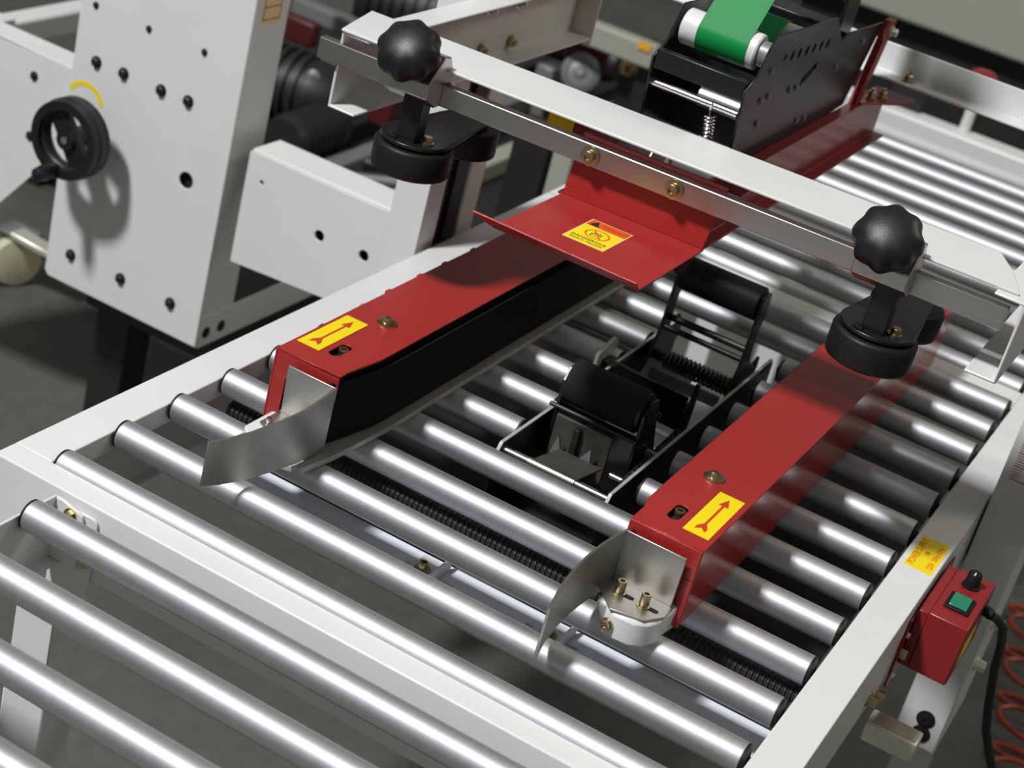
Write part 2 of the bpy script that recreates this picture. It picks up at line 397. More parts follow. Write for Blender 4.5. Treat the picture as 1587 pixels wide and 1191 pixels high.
# ================================================================ exit conveyor behind
ext = thing('exit_roller_conveyor', 'rear roller conveyor leading away behind the red tape frame', 'conveyor', (0.3, 1.5, FZ))
for k in range(13, 24): roller(0, 0.6, k * PITCH, 0, ext)
part('rail', MB().section([(-0.0415, -0.10), (-0.0415, 0.0041), (-0.0052, 0.0041), (-0.0052, -0.016)], 0.003, 'y', 0.99, 1.86), 'white', ext, 0.0012)
part('rail', MB().section([(0.6410, -0.10), (0.6410, 0.0041), (0.6070, 0.0041), (0.6070, -0.016)], 0.003, 'y', 0.99, 1.86), 'white', ext, 0.0012)
part('end_plate', MB().section([(1.838, -0.01), (1.838, 0.0041), (1.862, 0.0041), (1.862, -0.07)], 0.003, 'x', -0.0415, 0.6425), 'white', ext, 0.001)
for lx in (-0.03, 0.59): part('leg', MB().box(lx, lx+0.04, 1.78, 1.82, FZ, -0.012), 'white', ext, 0.002)
part('side_guard', MB().box(0.6455, 0.668, 1.30, 1.72, -0.05, 0.095), 'redgloss', ext, 0.003)

# ================================================================ red belt drive guides
def arrow_sticker(parent, xc, y0, y1, z):
    s_ = part('sticker', MB().box(xc-0.0118, xc+0.0118, y0, y1, z, z+0.00025), 'yellow', parent, label='yellow sticker with a red arrow')
    L = y1 - y0; q = lambda u, v: (xc + u, y0 + v*L)
    poly = [q(-0.0048, 0.10), q(0, 0.16), q(0.0048, 0.10), q(0.0048, 0.18), q(0.0011, 0.27), q(0.0011, 0.74), q(0.0046, 0.74),
            q(0, 0.91), q(-0.0046, 0.74), q(-0.0011, 0.74), q(-0.0011, 0.27), q(-0.0048, 0.18)]
    plate('arrow', poly, [], 'z', z+0.00025, z+0.0004, 'ink_red', s_)
GT = 0.092
Y1 = 0.93
# left guide ------------------------------------------------------
gl = thing('belt_drive_guide', 'red covered guide with exposed black belt facing the tape heads', 'machine guide', (0.115, 0.5, 0.014))
plate('cover_top', [(0.0785, 0.172), (0.1440, 0.172), (0.1440, 0.186), (0.1500, 0.232), (0.1500, Y1), (0.0760, Y1), (0.0760, 0.36), (0.0772, 0.355), (0.0772, 0.30)],
      [slot(0.1165, 0.2150, 0.018, 0.0058, PI/2)], 'z', GT-0.002, GT, 'red', gl)
part('cover_side', MB().box(0.0765, 0.0785, 0.172, Y1, 0.018, GT-0.001), 'red', gl, 0.0008)
part('cover_front', MB().box(0.0785, 0.1440, 0.172, 0.174, 0.066, GT-0.001).box(0.0785, 0.092, 0.172, 0.174, 0.018, 0.067), 'red', gl, 0.0008)
part('cover_back', MB().box(0.0785, 0.1490, Y1-0.002, Y1, 0.018, GT-0.001), 'red', gl, 0.0008)
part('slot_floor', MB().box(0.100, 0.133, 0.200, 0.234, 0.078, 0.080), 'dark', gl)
socket_bolt((0.1165, 0.221, 0.0815), (0, 0, 1), 0.0052, 0.010, gl)
dome_bolt((0.1135, 0.299, GT), (0, 0, 1), 0.0058, gl)
for yy in (0.36, 0.42, 0.47, 0.53): part('edge_notch', MB().box(0.0735, 0.0766, yy, yy+0.008, GT-0.004, GT-0.0006), 'red', gl)
arrow_sticker(gl, 0.0930, 0.197, 0.280, GT + 0.0001)
def belt_path(sx, x0):
    P = [(-0.022, 0.1665), (-0.008, 0.1660), (-0.0035, 0.172), (0.000, 0.190), (0.004, 0.212), (0.0072, 0.232), (0.0085, 0.252), (0.009, 0.30), (0.009, Y1-0.006), (0.006, Y1+0.004), (-0.02, Y1+0.006)]
    return [(x0 + sx*a, y) for a, y in P]
part('belt', MB().sheet([(x, y, 0.0225, 0.0835) for x, y in belt_path(1, 0.1440)], 0.003), 'belt', gl, smooth=60)
part('belt_backing', MB().prism([(0.100, 0.176), (0.138, 0.176), (0.143, 0.212), (0.149, 0.26), (0.149, Y1-0.006), (0.100, Y1-0.006)], 'z', 0.022, 0.0855), 'dark', gl)
part('base_plate', MB().prism([(0.082, 0.122), (0.128, 0.115), (0.1515, 0.124), (0.1580, 0.165), (0.1630, 0.25), (0.1630, Y1), (0.082, Y1)], 'z', 0.0148, 0.0205), 'strip', gl, 0.0008)
part('front_block', MB().prism([(0.090, 0.165), (0.090, 0.122), (0.100, 0.112), (0.132, 0.112), (0.139, 0.122), (0.139, 0.165)], 'z', 0.021, 0.036), 'white', gl, 0.002)
def wing(parent, path, brk, flange, t=0.0022):
    wg = part('entry_wing', MB().sheet(path, t), 'sheet', parent, smooth=50)
    part('wing_bracket', MB().prism(brk, 'y', 0.1640, 0.1660), 'sheet', wg, 0.0006)
    part('wing_flange', MB().prism(flange, 'z', 0.0365, 0.0385), 'sheet', wg, 0.0005)
    return wg
wl = wing(gl, [(0.1465, 0.1655, 0.024, 0.0845), (0.1462, 0.150, 0.024, 0.0815), (0.1450, 0.125, 0.0235, 0.0770), (0.1395, 0.099, 0.023, 0.0730), (0.1305, 0.068, 0.022, 0.0690), (0.1205, 0.046, 0.0215, 0.0655), (0.1120, 0.034, 0.021, 0.0635)],
     [(0.0985, 0.0370), (0.1465, 0.0300), (0.1465, 0.0845), (0.0965, 0.0845)],
     [(0.0965, 0.164), (0.1455, 0.164), (0.1440, 0.130), (0.1200, 0.122), (0.0965, 0.135)])
socket_bolt((0.116, 0.148, 0.0385), (0, 0, 1), 0.0036, 0.006, wl, m='zinc', washer=0.005)
socket_bolt((0.104, 0.138, 0.0385), (0, 0, 1), 0.0030, 0.005, wl, m='chrome', washer=0.004)
# right guide -----------------------------------------------------
gr = thing('belt_drive_guide', 'red covered guide beside the rail with the power supply sticker', 'machine guide', (0.465, 0.5, 0.014))
plate('cover_top', [(0.4310, 0.1745), (0.4965, 0.1745), (0.5030, Y1), (0.4270, Y1), (0.4275, 0.215), (0.4310, 0.200)],
      [slot(0.4556, 0.2150, 0.018, 0.0058, PI/2)], 'z', GT-0.002, GT, 'red', gr)
part('cover_side', MB().hexa([(0.4950, 0.1745, 0.017), (0.4968, 0.1745, 0.017), (0.5032, Y1, 0.017), (0.5014, Y1, 0.017)], [(0.4950, 0.1745, GT-0.0003), (0.4968, 0.1745, GT-0.0003), (0.5032, Y1, GT-0.0003), (0.5014, Y1, GT-0.0003)]), 'redside', gr, 0.0007)
part('cover_front', MB().box(0.4305, 0.4966, 0.1725, 0.1747, 0.062, GT-0.0004).prism([(0.4855, 0.0165), (0.4966, 0.0165), (0.4966, 0.064), (0.4855, 0.064)], 'y', 0.1725, 0.1747), 'red', gr, 0.0007)
part('cover_back', MB().box(0.4280, 0.5025, Y1-0.002, Y1, 0.018, GT-0.001), 'red', gr, 0.0008)
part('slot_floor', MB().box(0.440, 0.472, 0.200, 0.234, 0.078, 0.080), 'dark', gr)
socket_bolt((0.4556, 0.221, 0.0815), (0, 0, 1), 0.0052, 0.010, gr)
dome_bolt((0.4551, 0.2966, GT), (0, 0, 1), 0.0058, gr)
arrow_sticker(gr, 0.4805, 0.194, 0.2785, GT + 0.0001)
part('belt', MB().sheet([(x, y, 0.0225, 0.0835) for x, y in belt_path(-1, 0.4330)], 0.003), 'belt', gr, smooth=60)
part('belt_backing', MB().prism([(0.4340, 0.178), (0.480, 0.178), (0.480, Y1-0.006), (0.4285, Y1-0.006), (0.4285, 0.26)], 'z', 0.022, 0.0855), 'dark', gr)
part('base_plate', MB().prism([(0.493, 0.19), (0.4400, 0.19), (0.4290, 0.20), (0.4200, 0.25), (0.4200, Y1), (0.493, Y1)], 'z', 0.0148, 0.0205), 'strip', gr, 0.0008)
blk = part('front_block', MB().hexa(*[[(x, y, z) for x, y in q] for z, q in ((0.010, [(0.4460, 0.134), (0.4880, 0.150), (0.4930, 0.190), (0.4400, 0.190)]), (0.0362, [(0.4360, 0.126), (0.4900, 0.140), (0.4930, 0.190), (0.4360, 0.190)]))])
      .prism([(0.4400, 0.150), (0.4480, 0.126), (0.4560, 0.1215), (0.4740, 0.1230), (0.4840, 0.131), (0.4905, 0.146), (0.4905, 0.150)], 'z', 0.0105, 0.0360), 'white', gr, 0.0035)
socket_bolt((0.4535, 0.1220, 0.0235), (-0.25, -0.95, -0.05), 0.0048, 0.003, blk, washer=0.0058)
wr = wing(gr, [(0.4335, 0.1655, 0.028, 0.0850), (0.4295, 0.153, 0.0275, 0.0835), (0.4258, 0.133, 0.026, 0.0810), (0.4240, 0.110, 0.025, 0.0785), (0.4240, 0.085, 0.0235, 0.0755), (0.4260, 0.062, 0.022, 0.0725), (0.4310, 0.036, 0.020, 0.0690)],
     [(0.4345, 0.0370), (0.4880, 0.0370), (0.4880, 0.0850), (0.4335, 0.0850)],
     [(0.4290, 0.164), (0.4905, 0.164), (0.4905, 0.146), (0.4800, 0.128), (0.4520, 0.121), (0.4290, 0.146)])
for bxx, byy in ((0.4475, 0.1480), (0.4705, 0.1465)):
    part('adjust_slot', MB().prism(slot(bxx+0.004, byy, 0.014, 0.0028), 'z', 0.0385, 0.0387), 'dark', wr)
    socket_bolt((bxx, byy, 0.0386), (0, 0, 1), 0.0042, 0.0105, wr, washer=0.0058)

# ================================================================ mast columns
def column(x0, x1, y0, y1, z0, z1, inner, label, facing):
    c = thing('mast_column', label, 'machine column', ((x0+x1)/2, (y0+y1)/2, z0), 'mast columns')
    t = 0.003
    part('face', MB().box(x0, x1, y0, y0+t, z0, z1), 'white', c, 0.0012)
    part('face', MB().box(x0, x1, y1-t, y1, z0, z1), 'white', c, 0.0012)
    ox = x0 if inner > 0 else x1 - t
    part('face', MB().box(ox, ox+t, y0+t, y1-t, z0, z1), 'white', c)
    ix = x1 - t if inner > 0 else x0
    part('lip', MB().box(ix, ix+t, y0+t, y0+0.038, z0, z1), 'white', c)
    part('lip', MB().box(ix, ix+t, y1-0.038, y1-t, z0, z1), 'white', c)
    prf = [(0.010, 0)]; h = 0.0
    while h < z1 - z0 - 0.02:
        prf += [(0.0088, h+0.001), (0.0105, h+0.003), (0.0105, h+0.005), (0.0088, h+0.007)]; h += 0.008
    part('lead_screw', MB().lathe(prf, ((x0+x1)/2, (y0+y1)/2, z0), (0, 0, 1), 14), 'screw', c, smooth=20)
    part('nut_block', MB().box((x0+x1)/2-0.018, (x0+x1)/2+0.016, (y0+y1)/2-0.02, (y0+y1)/2+0.02, -0.045, -0.005), 'blackmetal', c, 0.002)
    part('cover_strip', MB().box((x0+x1)/2-0.002, (x0+x1)/2+0.0, y0+0.03, y1-0.03, z0, z1), 'dark_paint_shade', c)
    return c
cl = column(-0.0925, -0.0495, 0.656, 0.790, -0.286, 0.42, 1, 'white slotted mast column on the handwheel side', -1)
cr = column(0.6450, 0.6935, 0.662, 0.795, -0.294, 0.42, -1, 'white slotted mast column carrying the ruler scale', 1)
for (xx, zz) in ((0.6725, -0.2575), (0.6735, -0.2765)):
    mb = MB().lathe([(0.0105, 0), (0.0105, 0.0012), (0.0062, 0.0016), (0.0062, 0.004), (0.003, 0.0042), (0.0028, 0.002), (0.0001, 0.002)], (xx, 0.662, zz), (0, -1, 0), 20)
    part('bolt', mb, 'blackmetal', cr)
hex_bolt((0.6935, 0.70, -0.135), (1, 0, 0), 0.0065, 0.012, cr, 'galv')
hex_bolt((0.6935, 0.70, -0.190), (1, 0, 0), 0.0065, 0.012, cr, 'galv')
part('cable_tie_slot', MB().prism([(0.661, -0.150), (0.664, -0.154), (0.662, -0.192), (0.656, -0.192)], 'y', 0.6612, 0.662), 'dark', cr)
rl = part('ruler_scale', MB().box(0.6520, 0.6740, 0.6612, 0.6620, 0.040, 0.36), 'white', cr)
tk = MB()
for k in range(0, 100):
    ln = 0.017 if k % 5 == 0 else 0.0095
    tk.box(0.6535, 0.6535 + ln, 0.6609, 0.6612, 0.0425 + k*0.0030, 0.0425 + k*0.0030 + (0.0010 if k % 5 == 0 else 0.0007))
part('ticks', tk, 'ink_tick', rl, smooth=0)
for k in range(0, 6):
    text_mesh(str(k*10), 0.0068, frame((0.6735, 0.6608, 0.0400 + k*0.030), (1, 0, 0), (0, 0, 1)), 'ink_black', 'numeral', rl)

# ================================================================ lifting frame: two arms and two cross members
lf = thing('lifting_frame', 'white upper frame of two channel arms joined by cross strips', 'machine frame', (0.29, 0.68, 0.229))
part('arm', MB().section([(-0.019, 0.3045), (-0.0485, 0.3045), (-0.0485, 0.2305), (-0.019, 0.2305)], 0.003, 'y', 0.3940, 0.930), 'white', lf, 0.0015)
part('arm', MB().section([(0.604, 0.3045), (0.6315, 0.3045), (0.6315, 0.2305), (0.604, 0.2305)], 0.003, 'y', 0.408, 0.990), 'white', lf, 0.0015)
part('arm_end_plate', MB().box(-0.0498, -0.019, 0.930, 0.934, 0.222, 0.36), 'white', lf, 0.001)
part('cross_strip', MB().prism([(-0.0500, 0.392), (0.6225, 0.4190), (0.6060, 0.4660), (0.5850, 0.5040), (-0.0690, 0.4760)], 'z', 0.3062, 0.3092), 'white', lf, 0.0010)
part('cross_angle', MB().section([(0.972, 0.3010), (1.004, 0.3010), (1.004, 0.3350)], 0.003, 'x', -0.02, 0.640), 'white', lf, 0.001)
for (yy, zz) in ((0.692, 0.2436), (0.7627, 0.243), (0.691, 0.292), (0.7605, 0.2906)):
    hex_bolt((-0.0470, yy, zz), (1, 0, 0), 0.0065, 0.007, lf, tail=0.004)
    hex_bolt((0.6300, yy, zz), (-1, 0, 0), 0.0065, 0.007, lf, tail=0.004)
for xx in (0.352, 0.52):
    hex_bolt((xx, 0.985, 0.3025), (0, 0, 1), 0.0055, 0.009, lf, tail=0.004)

# ================================================================ steel clamp bar (slightly skewed across the arms)
yaw = math.atan2(0.0235, 0.689)
BM = Matrix.Translation((-0.070, 0.389, 0)) @ Matrix.Rotation(yaw, 4, 'Z')     # local x along the bar, y into the machine
bar = part('clamp_bar', mxmb(MB().box(0, 0.690, 0, 0.0115, 0.2735, 0.2945), BM), 'steel', None, 0.0012)
tag(bar, 'long square stainless bar spanning under the white cross strip', 'bar')
bar['label'] = 'long square stainless bar spanning between the two black knobs'
part('bar_end_clip', mxmb(MB().box(0.005, 0.022, 0.0, 0.022, 0.2725, 0.2735), BM), 'steel', bar)

# ================================================================ side press wheels with knobs
def press(bx, label, kdx):
    P = BM @ Vector((bx, 0, 0))
    r_ = thing('press_wheel_clamp', label, 'clamp', (P.x, P.y, 0.205))
    T = lambda mb: mxmb(mb, BM)
    cz0, cz1 = 0.2690, 0.3000
    cp = [(-0.031, 0.2850), (-0.031, 0.2995), (-0.0075, 0.3230), (0.0040, 0.3215), (0.0170, 0.3020), (0.0170, 0.2735), (0.0120, 0.2735),
          (0.0120, 0.2948), (-0.0005, 0.2948), (-0.0005, 0.2735), (-0.0100, 0.2735)]
    part('clamp_block', T(MB().prism(cp, 'x', bx-0.0245, bx+0.0250)), 'steel', r_, 0.0012)
    C = BM @ Vector((bx + kdx, -0.0195, 0.3110)); A = (BM.to_3x3() @ Vector((0, -0.70, 0.714))).normalized()
    prof = [(0.009, -0.001), (0.010, 0.005), (0.0195, 0.0065, .02), (0.0276, 0.009, .048), (0.0294, 0.0135, .054), (0.0294, 0.0215, .054), (0.0278, 0.0275, .045), (0.0240, 0.0325, .022), (0.0175, 0.0360, .005), (0.0095, 0.0376), (0.003, 0.0384)]
    part('knob', MB().lathe(prof, C, A, 96, lobe=8), 'knob', r_, smooth=70)
    sx = bx + 0.010
    part('stem', T(MB().box(sx-0.0105, sx+0.0105, -0.026, -0.007, 0.236, 0.2845)), 'blackpaint', r_, 0.0012)
    W1 = BM @ Vector((sx + 0.000, -0.002, 0)); W2 = BM @ Vector((sx + 0.004, 0.098, 0))
    for (W, rr, nm) in ((W1, 0.0385, 'wheel'), (W2, 0.0350, 'wheel')):
        wh = part(nm, MB().lathe([(rr*0.80, 0.0285), (rr-0.004, 0.0285), (rr-0.001, 0.0275), (rr, 0.0255), (rr, 0.003), (rr-0.001, 0.001), (rr-0.003, 0)][::-1], (W.x, W.y, 0.2045), (0, 0, 1), 48), 'rubber', r_, smooth=50)
        part('hub', MB().lathe([(0.010, 0.0), (0.010, 0.004), (0.006, 0.005)], (W.x, W.y, 0.2325), (0, 0, 1), 18), 'blackmetal', wh)
    arc = []
    d = (W2 - W1); a0 = math.atan2(d.y, d.x)
    for k in range(13): t = a0 + PI/2 + PI*k/12; arc.append((W1.x + 0.0345*math.cos(t), W1.y + 0.0345*math.sin(t)))
    for k in range(13): t = a0 - PI/2 + PI*k/12; arc.append((W2.x + 0.022*math.cos(t), W2.y + 0.022*math.sin(t)))
    part('wheel_plate', MB().prism(arc, 'z', 0.2352, 0.2392), 'blackpaint', r_, 0.0008)
    Q = BM @ Vector((sx + 0.017, -0.012, 0))
    hex_bolt((Q.x, Q.y, 0.2392), (0, 0, 1), 0.0050, 0.007, r_, 'zinc')
    blob = MB()
    for k in range(7):
        q = BM @ Vector((sx - 0.0125 + 0.0035*math.sin(k*2.1), -0.026 + 0.0035*math.cos(k*3.3), 0)); blob.lathe([(0.0008, 0), (0.0026, 0.001), (0.0021, 0.0026), (0.0004, 0.0034)], (q.x, q.y, 0.2388), (0, 0, 1), 10)
    part('weld_bead', blob, 'blackpaint', r_)
    return r_
press(0.113, 'black knobbed press wheel clamp above the guide with exposed belt', -0.002)
press(0.583, 'black knobbed press wheel clamp resting over the guide by the power box', -0.003)

# ================================================================ red hold-down skid with warning sticker
sk = thing('hold_down_skid', 'red folded hold-down plate with yellow warning sticker bolted behind the steel bar', 'metal plate', (0.275, 0.34, 0.234))
part('upright', MB().hexa([(0.2045, 0.4095, 0.236), (0.3480, 0.4150, 0.236), (0.3480, 0.4170, 0.236), (0.2045, 0.4115, 0.236)],
                          [(0.2085, 0.4118, 0.2985), (0.3540, 0.4175, 0.2985), (0.3540, 0.4195, 0.2985), (0.2085, 0.4138, 0.2985)]), 'red', sk, 0.0006)
part('plate', MB().prism([(0.2040, 0.4115), (0.3490, 0.4170), (0.3480, 0.2735), (0.2035, 0.2735)], 'z', 0.2340, 0.2360), 'red', sk, 0.0006)
part('lip', MB().hexa([(0.2000, 0.2755, 0.2340), (0.3480, 0.2740, 0.2340), (0.3480, 0.2740, 0.2360), (0.2000, 0.2755, 0.2360)],
                      [(0.1875, 0.2600, 0.2460), (0.3485, 0.2615, 0.2440), (0.3485, 0.2632, 0.2455), (0.1875, 0.2617, 0.2475)]), 'red', sk, 0.0006)
ws = part('sticker', MB().prism([(0.2512, 0.3160), (0.2922, 0.3170), (0.2932, 0.3800), (0.2522, 0.3790)], 'z', 0.2361, 0.2363), 'paleline', sk, label='yellow and orange warning sticker')
zt = 0.2363
part('field', MB().prism([(0.2525, 0.3172), (0.2912, 0.3181), (0.2917, 0.3620), (0.2530, 0.3612)], 'z', zt, zt+0.0001), 'yellow', ws)
part('header', MB().prism([(0.2532, 0.3622), (0.2918, 0.3630), (0.2921, 0.3788), (0.2534, 0.3778)], 'z', zt, zt+0.0001), 'ink_orange', ws)
part('triangle', MB().prism([(0.2548, 0.3635), (0.2650, 0.3637), (0.2600, 0.3765)], 'z', zt+0.0001, zt+0.0002), 'ink_black', ws)
plate('prohibition_ring', circ(0.2722, 0.3465, 0.0118, 28), [circ(0.2722, 0.3465, 0.0102, 28)], 'z', zt+0.0001, zt+0.0002, 'ink_orange', ws)
part('prohibition_bar', mxmb(MB().box(-0.0008, 0.0008, -0.0108, 0.0108, 0, 0.0001), Matrix.Translation((0.2722, 0.3465, zt+0.00022)) @ Matrix.Rotation(0.65, 4, 'Z')), 'ink_orange', ws)
hand = MB()
for k, (a, l) in enumerate(((-0.0042, 0.008), (-0.0018, 0.0095), (0.0006, 0.0095), (0.003, 0.008))): hand.box(0.2722+a, 0.2722+a+0.0010, 0.3440, 0.3440+l*0.85, zt+0.0001, zt+0.00018)
hand.box(0.2675, 0.2765, 0.3405, 0.3415, zt+0.0001, zt+0.00018).box(0.2665, 0.2675, 0.3405, 0.3470, zt+0.0001, zt+0.00018)
part('hand_sign', hand, 'ink_black', ws, smooth=0)
text_mesh('WARNING', 0.0062, frame((0.2790, 0.3703, zt+0.0002), (1, 0.02, 0), (-0.02, 1, 0)), 'ink_red', 'lettering', ws, xs=0.9)
text_mesh('DANGEROUS', 0.0062, frame((0.2718, 0.3290, zt+0.0002), (1, 0.02, 0), (-0.02, 1, 0)), 'ink_black', 'lettering', ws, xs=0.92)
text_mesh("DON'T TOUCH", 0.0046, frame((0.2718, 0.3225, zt+0.0002), (1, 0.02, 0), (-0.02, 1, 0)), 'ink_black', 'lettering', ws)
for xl in (0.2955, 0.3800):
    q = BM @ Vector((xl, -0.0002, 0.2835))
    socket_bolt(q, (0, -1, 0), 0.0058, 0.005, sk, washer=0.0095)

# ================================================================ upper tape head
XL, XR = 0.2205, 0.3160
th = thing('upper_tape_head', 'black tape applicator head threaded with green tape on red rails', 'tape head', (0.268, 0.72, 0.25))
for xx, lab in ((XL, 0), (XR, 1)):
    outl = [(0.512, 0.300), (0.500, 0.362), (0.524, 0.372), (0.5465, 0.4080), (0.735, 0.4010), (0.7760, 0.3700), (0.795, 0.3760), (0.926, 0.3700), (0.868, 0.2830), (0.624, 0.2700), (0.540, 0.2900)]
    holes = [slot(0.590 + 0.0225*k, 0.3800 - 0.0008*k, 0.003, 0.0045, 1.2) for k in range(7)] if lab else []
    if lab: holes += [slot(0.690, 0.3480, 0.034, 0.0050, 0.32)]
    sp = plate('side_plate', outl, holes, 'x', xx-0.0012, xx+0.0012, 'blackpaint', th)
    if lab:
        for (yy, zz) in ((0.560, 0.372), (0.640, 0.340), (0.660, 0.3385), (0.785, 0.340), (0.8600, 0.358), (0.555, 0.343), (0.575, 0.344), (0.700, 0.296), (0.725, 0.294), (0.565, 0.318)):
            hex_bolt((xx+0.0012, yy, zz), (1, 0, 0), 0.0032, 0.0020, sp, 'midgrey', name='screw')
part('front_bar', MB().box(XL+0.0015, XR-0.0015, 0.502, 0.512, 0.351, 0.370), 'blackpaint', th, 0.001)
part('back_wall', MB().box(XL+0.0015, XR-0.0015, 0.600, 0.604, 0.275, 0.350), 'blackpaint', th)
part('rear_wall', MB().box(XL+0.0015, XR-0.0015, 0.800, 0.804, 0.285, 0.374), 'blackpaint', th)
part('top_bridge', MB().box(XL+0.0015, XR-0.0015, 0.700, 0.735, 0.394, 0.399), 'blackpaint', th, 0.001)
part('rod', MB().cyl((XL, 0.514, 0.3345), (XR-0.004, 0.514, 0.3345), 0.0042, 18), 'chrome', th)
part('steel_roller', MB().cyl((0.2560, 0.560, 0.3260), (XR-0.003, 0.560, 0.3260), 0.0105, 24, ch=0.001), 'steel', th)
tr = part('tape_roller', MB().cyl((0.2265, 0.548, 0.3880), (XR-0.0110, 0.548, 0.3880), 0.0175, 36, ch=0.0015), 'nylon', th, label='white nylon tape roller')
part('roller_hub', MB().cyl((XR-0.0110, 0.548, 0.3880), (XR-0.0015, 0.548, 0.3880), 0.0125, 24), 'midgrey', tr)
part('roller_hub', MB().cyl((XL, 0.548, 0.3880), (0.2265, 0.548, 0.3880), 0.006, 16), 'midgrey', tr)
part('tape_roller', MB().cyl((0.2300, 0.640, 0.3890), (XR-0.004, 0.640, 0.3890), 0.0130, 30, ch=0.0015), 'nylon', th, label='white nylon tape roller')
# green tape: down from the roll above, round the white roller, back beneath
def ribbon(pts, x0, x1, t, m, name, parent):
    mb = MB(); n = len(pts); vs = []
    for i, (y, z, dx) in enumerate(pts):
        a = pts[max(i-1, 0)]; c = pts[min(i+1, n-1)]; d = Vector((c[0]-a[0], c[1]-a[1])).normalized(); nn = Vector((-d.y, d.x)) * (t/2)
        vs += [(x0+dx, y+nn.x, z+nn.y), (x1+dx, y+nn.x, z+nn.y), (x1+dx, y-nn.x, z-nn.y), (x0+dx, y-nn.x, z-nn.y)]
    fs = [(3, 2, 1, 0), (4*n-4, 4*n-3, 4*n-2, 4*n-1)]
    for i in range(n-1):
        for k in range(4): fs.append((4*i+k, 4*i+(k+1) % 4, 4*i+4+(k+1) % 4, 4*i+4+k))
    mb.add(vs, fs); return part(name, mb, m, parent, smooth=50)
pts = [(0.640, 0.545, 0.002), (0.610, 0.500, 0.001), (0.575, 0.440, 0.0)]
for k in range(13):
    t = math.radians(150 + (330 - 150) * k / 12); pts.append((0.548 + 0.0180*math.cos(t), 0.3880 + 0.0180*math.sin(t), 0))
pts += [(0.600, 0.389, 0), (0.636, 0.4035, 0), (0.648, 0.4020, 0), (0.653, 0.390, 0)]
tp = ribbon(pts, 0.2445, 0.2965, 0.0006, 'tape', 'tape', th); tag(tp, 'glossy green packing tape')
# tape roll above (out of the frame, where the tape comes from) and its arm
part('roll_arm', MB().prism([(0.858, 0.332), (0.905, 0.345), (0.912, 0.56), (0.880, 0.56), (0.855, 0.40)], 'x', 0.2860, 0.2900), 'blackpaint', th, 0.001)
part('tape_roll', MB().lathe([(0.040, 0), (0.085, 0), (0.085, 0.052), (0.040, 0.052), (0.038, 0.03)], (0.2445, 0.70, 0.595), (1, 0, 0), 48), 'tape', th, label='green tape roll')
spring((0.2925, 0.512, 0.286), (0.2870, 0.512, 0.3245), 0.0052, 0.0010, 11, 'chrome', th)
part('spring_hook', MB().tube([(0.2870, 0.512, 0.3245), (0.2868, 0.5085, 0.330), (0.2866, 0.5085, 0.336), (0.2866, 0.514, 0.3395), (0.2866, 0.5190, 0.336)], 0.0010, 6), 'chrome', th)
# red support rails of the head
for sgn, xb in ((1, XR+0.0012), (-1, XL-0.0012)):
    part('support_rail', MB().section([(xb, 0.2800), (xb + sgn*0.012, 0.2800), (xb + sgn*0.012, 0.2290), (xb + sgn*0.026, 0.2290)][::sgn], 0.0022, 'y', 0.425, 1.000), 'redgloss', th, 0.0006)
part('upright_bracket', MB().hexa([(XR+0.0014, 0.888, 0.281), (XR+0.010, 0.888, 0.281), (XR+0.010, 0.9080, 0.281), (XR+0.0014, 0.9080, 0.281)],
                                  [(XR+0.0014, 0.926, 0.374), (XR+0.010, 0.926, 0.374), (XR+0.010, 0.948, 0.374), (XR+0.0014, 0.948, 0.374)]), 'redgloss', th, 0.0006)
part('mount_tab', MB().prism([(XR+0.001, 0.900), (XR+0.012, 0.900), (XR+0.050, 0.966), (XR+0.050, 0.998), (XR+0.001, 0.998)], 'z', 0.2812, 0.2835), 'redgloss', th, 0.0006)
for (xx, yy) in ((XR+0.014, 0.932), (XR+0.022, 0.950)): hex_bolt((xx, yy, 0.2835), (0, 0, 1), 0.0048, 0.009, th, tail=0.003)
hex_bolt((XR+0.010, 0.935, 0.362), (1, 0, 0), 0.0050, 0.008, th, 'galv')
for xx in (0.205, 0.335): part('front_tab', MB().box(xx, xx+0.03, 0.425, 0.450, 0.292, 0.2945), 'redgloss', th, 0.0006)
part('front_cross', MB().box(0.2095, 0.345, 0.421, 0.4235, 0.262, 0.296), 'redgloss', th, 0.0006)
part('yellow_label', MB().box(0.1590, 0.1862, 0.4392, 0.4400, 0.2815, 0.2950), 'yellow', th)
part('label_tab', MB().box(0.1580, 0.2100, 0.4400, 0.4415, 0.270, 0.2955), 'redgloss', th)
# swing arm and roller of the head reaching down under the bar
for xx in (XL+0.010, XR-0.010):
    part('swing_arm', MB().prism([(0.560, 0.275), (0.600, 0.262), (0.560, 0.205), (0.520, 0.168), (0.494, 0.172), (0.500, 0.205)], 'x', xx-0.0015, xx+0.0015), 'blackpaint', th, 0.0006)
part('press_roller', MB().cyl((XL+0.0125, 0.512, 0.186), (XR-0.0125, 0.512, 0.186), 0.018, 28, ch=0.001), 'rubber', th)
hex_bolt((XR-0.0085, 0.512, 0.186), (1, 0, 0), 0.006, 0.004, th, 'blackmetal')
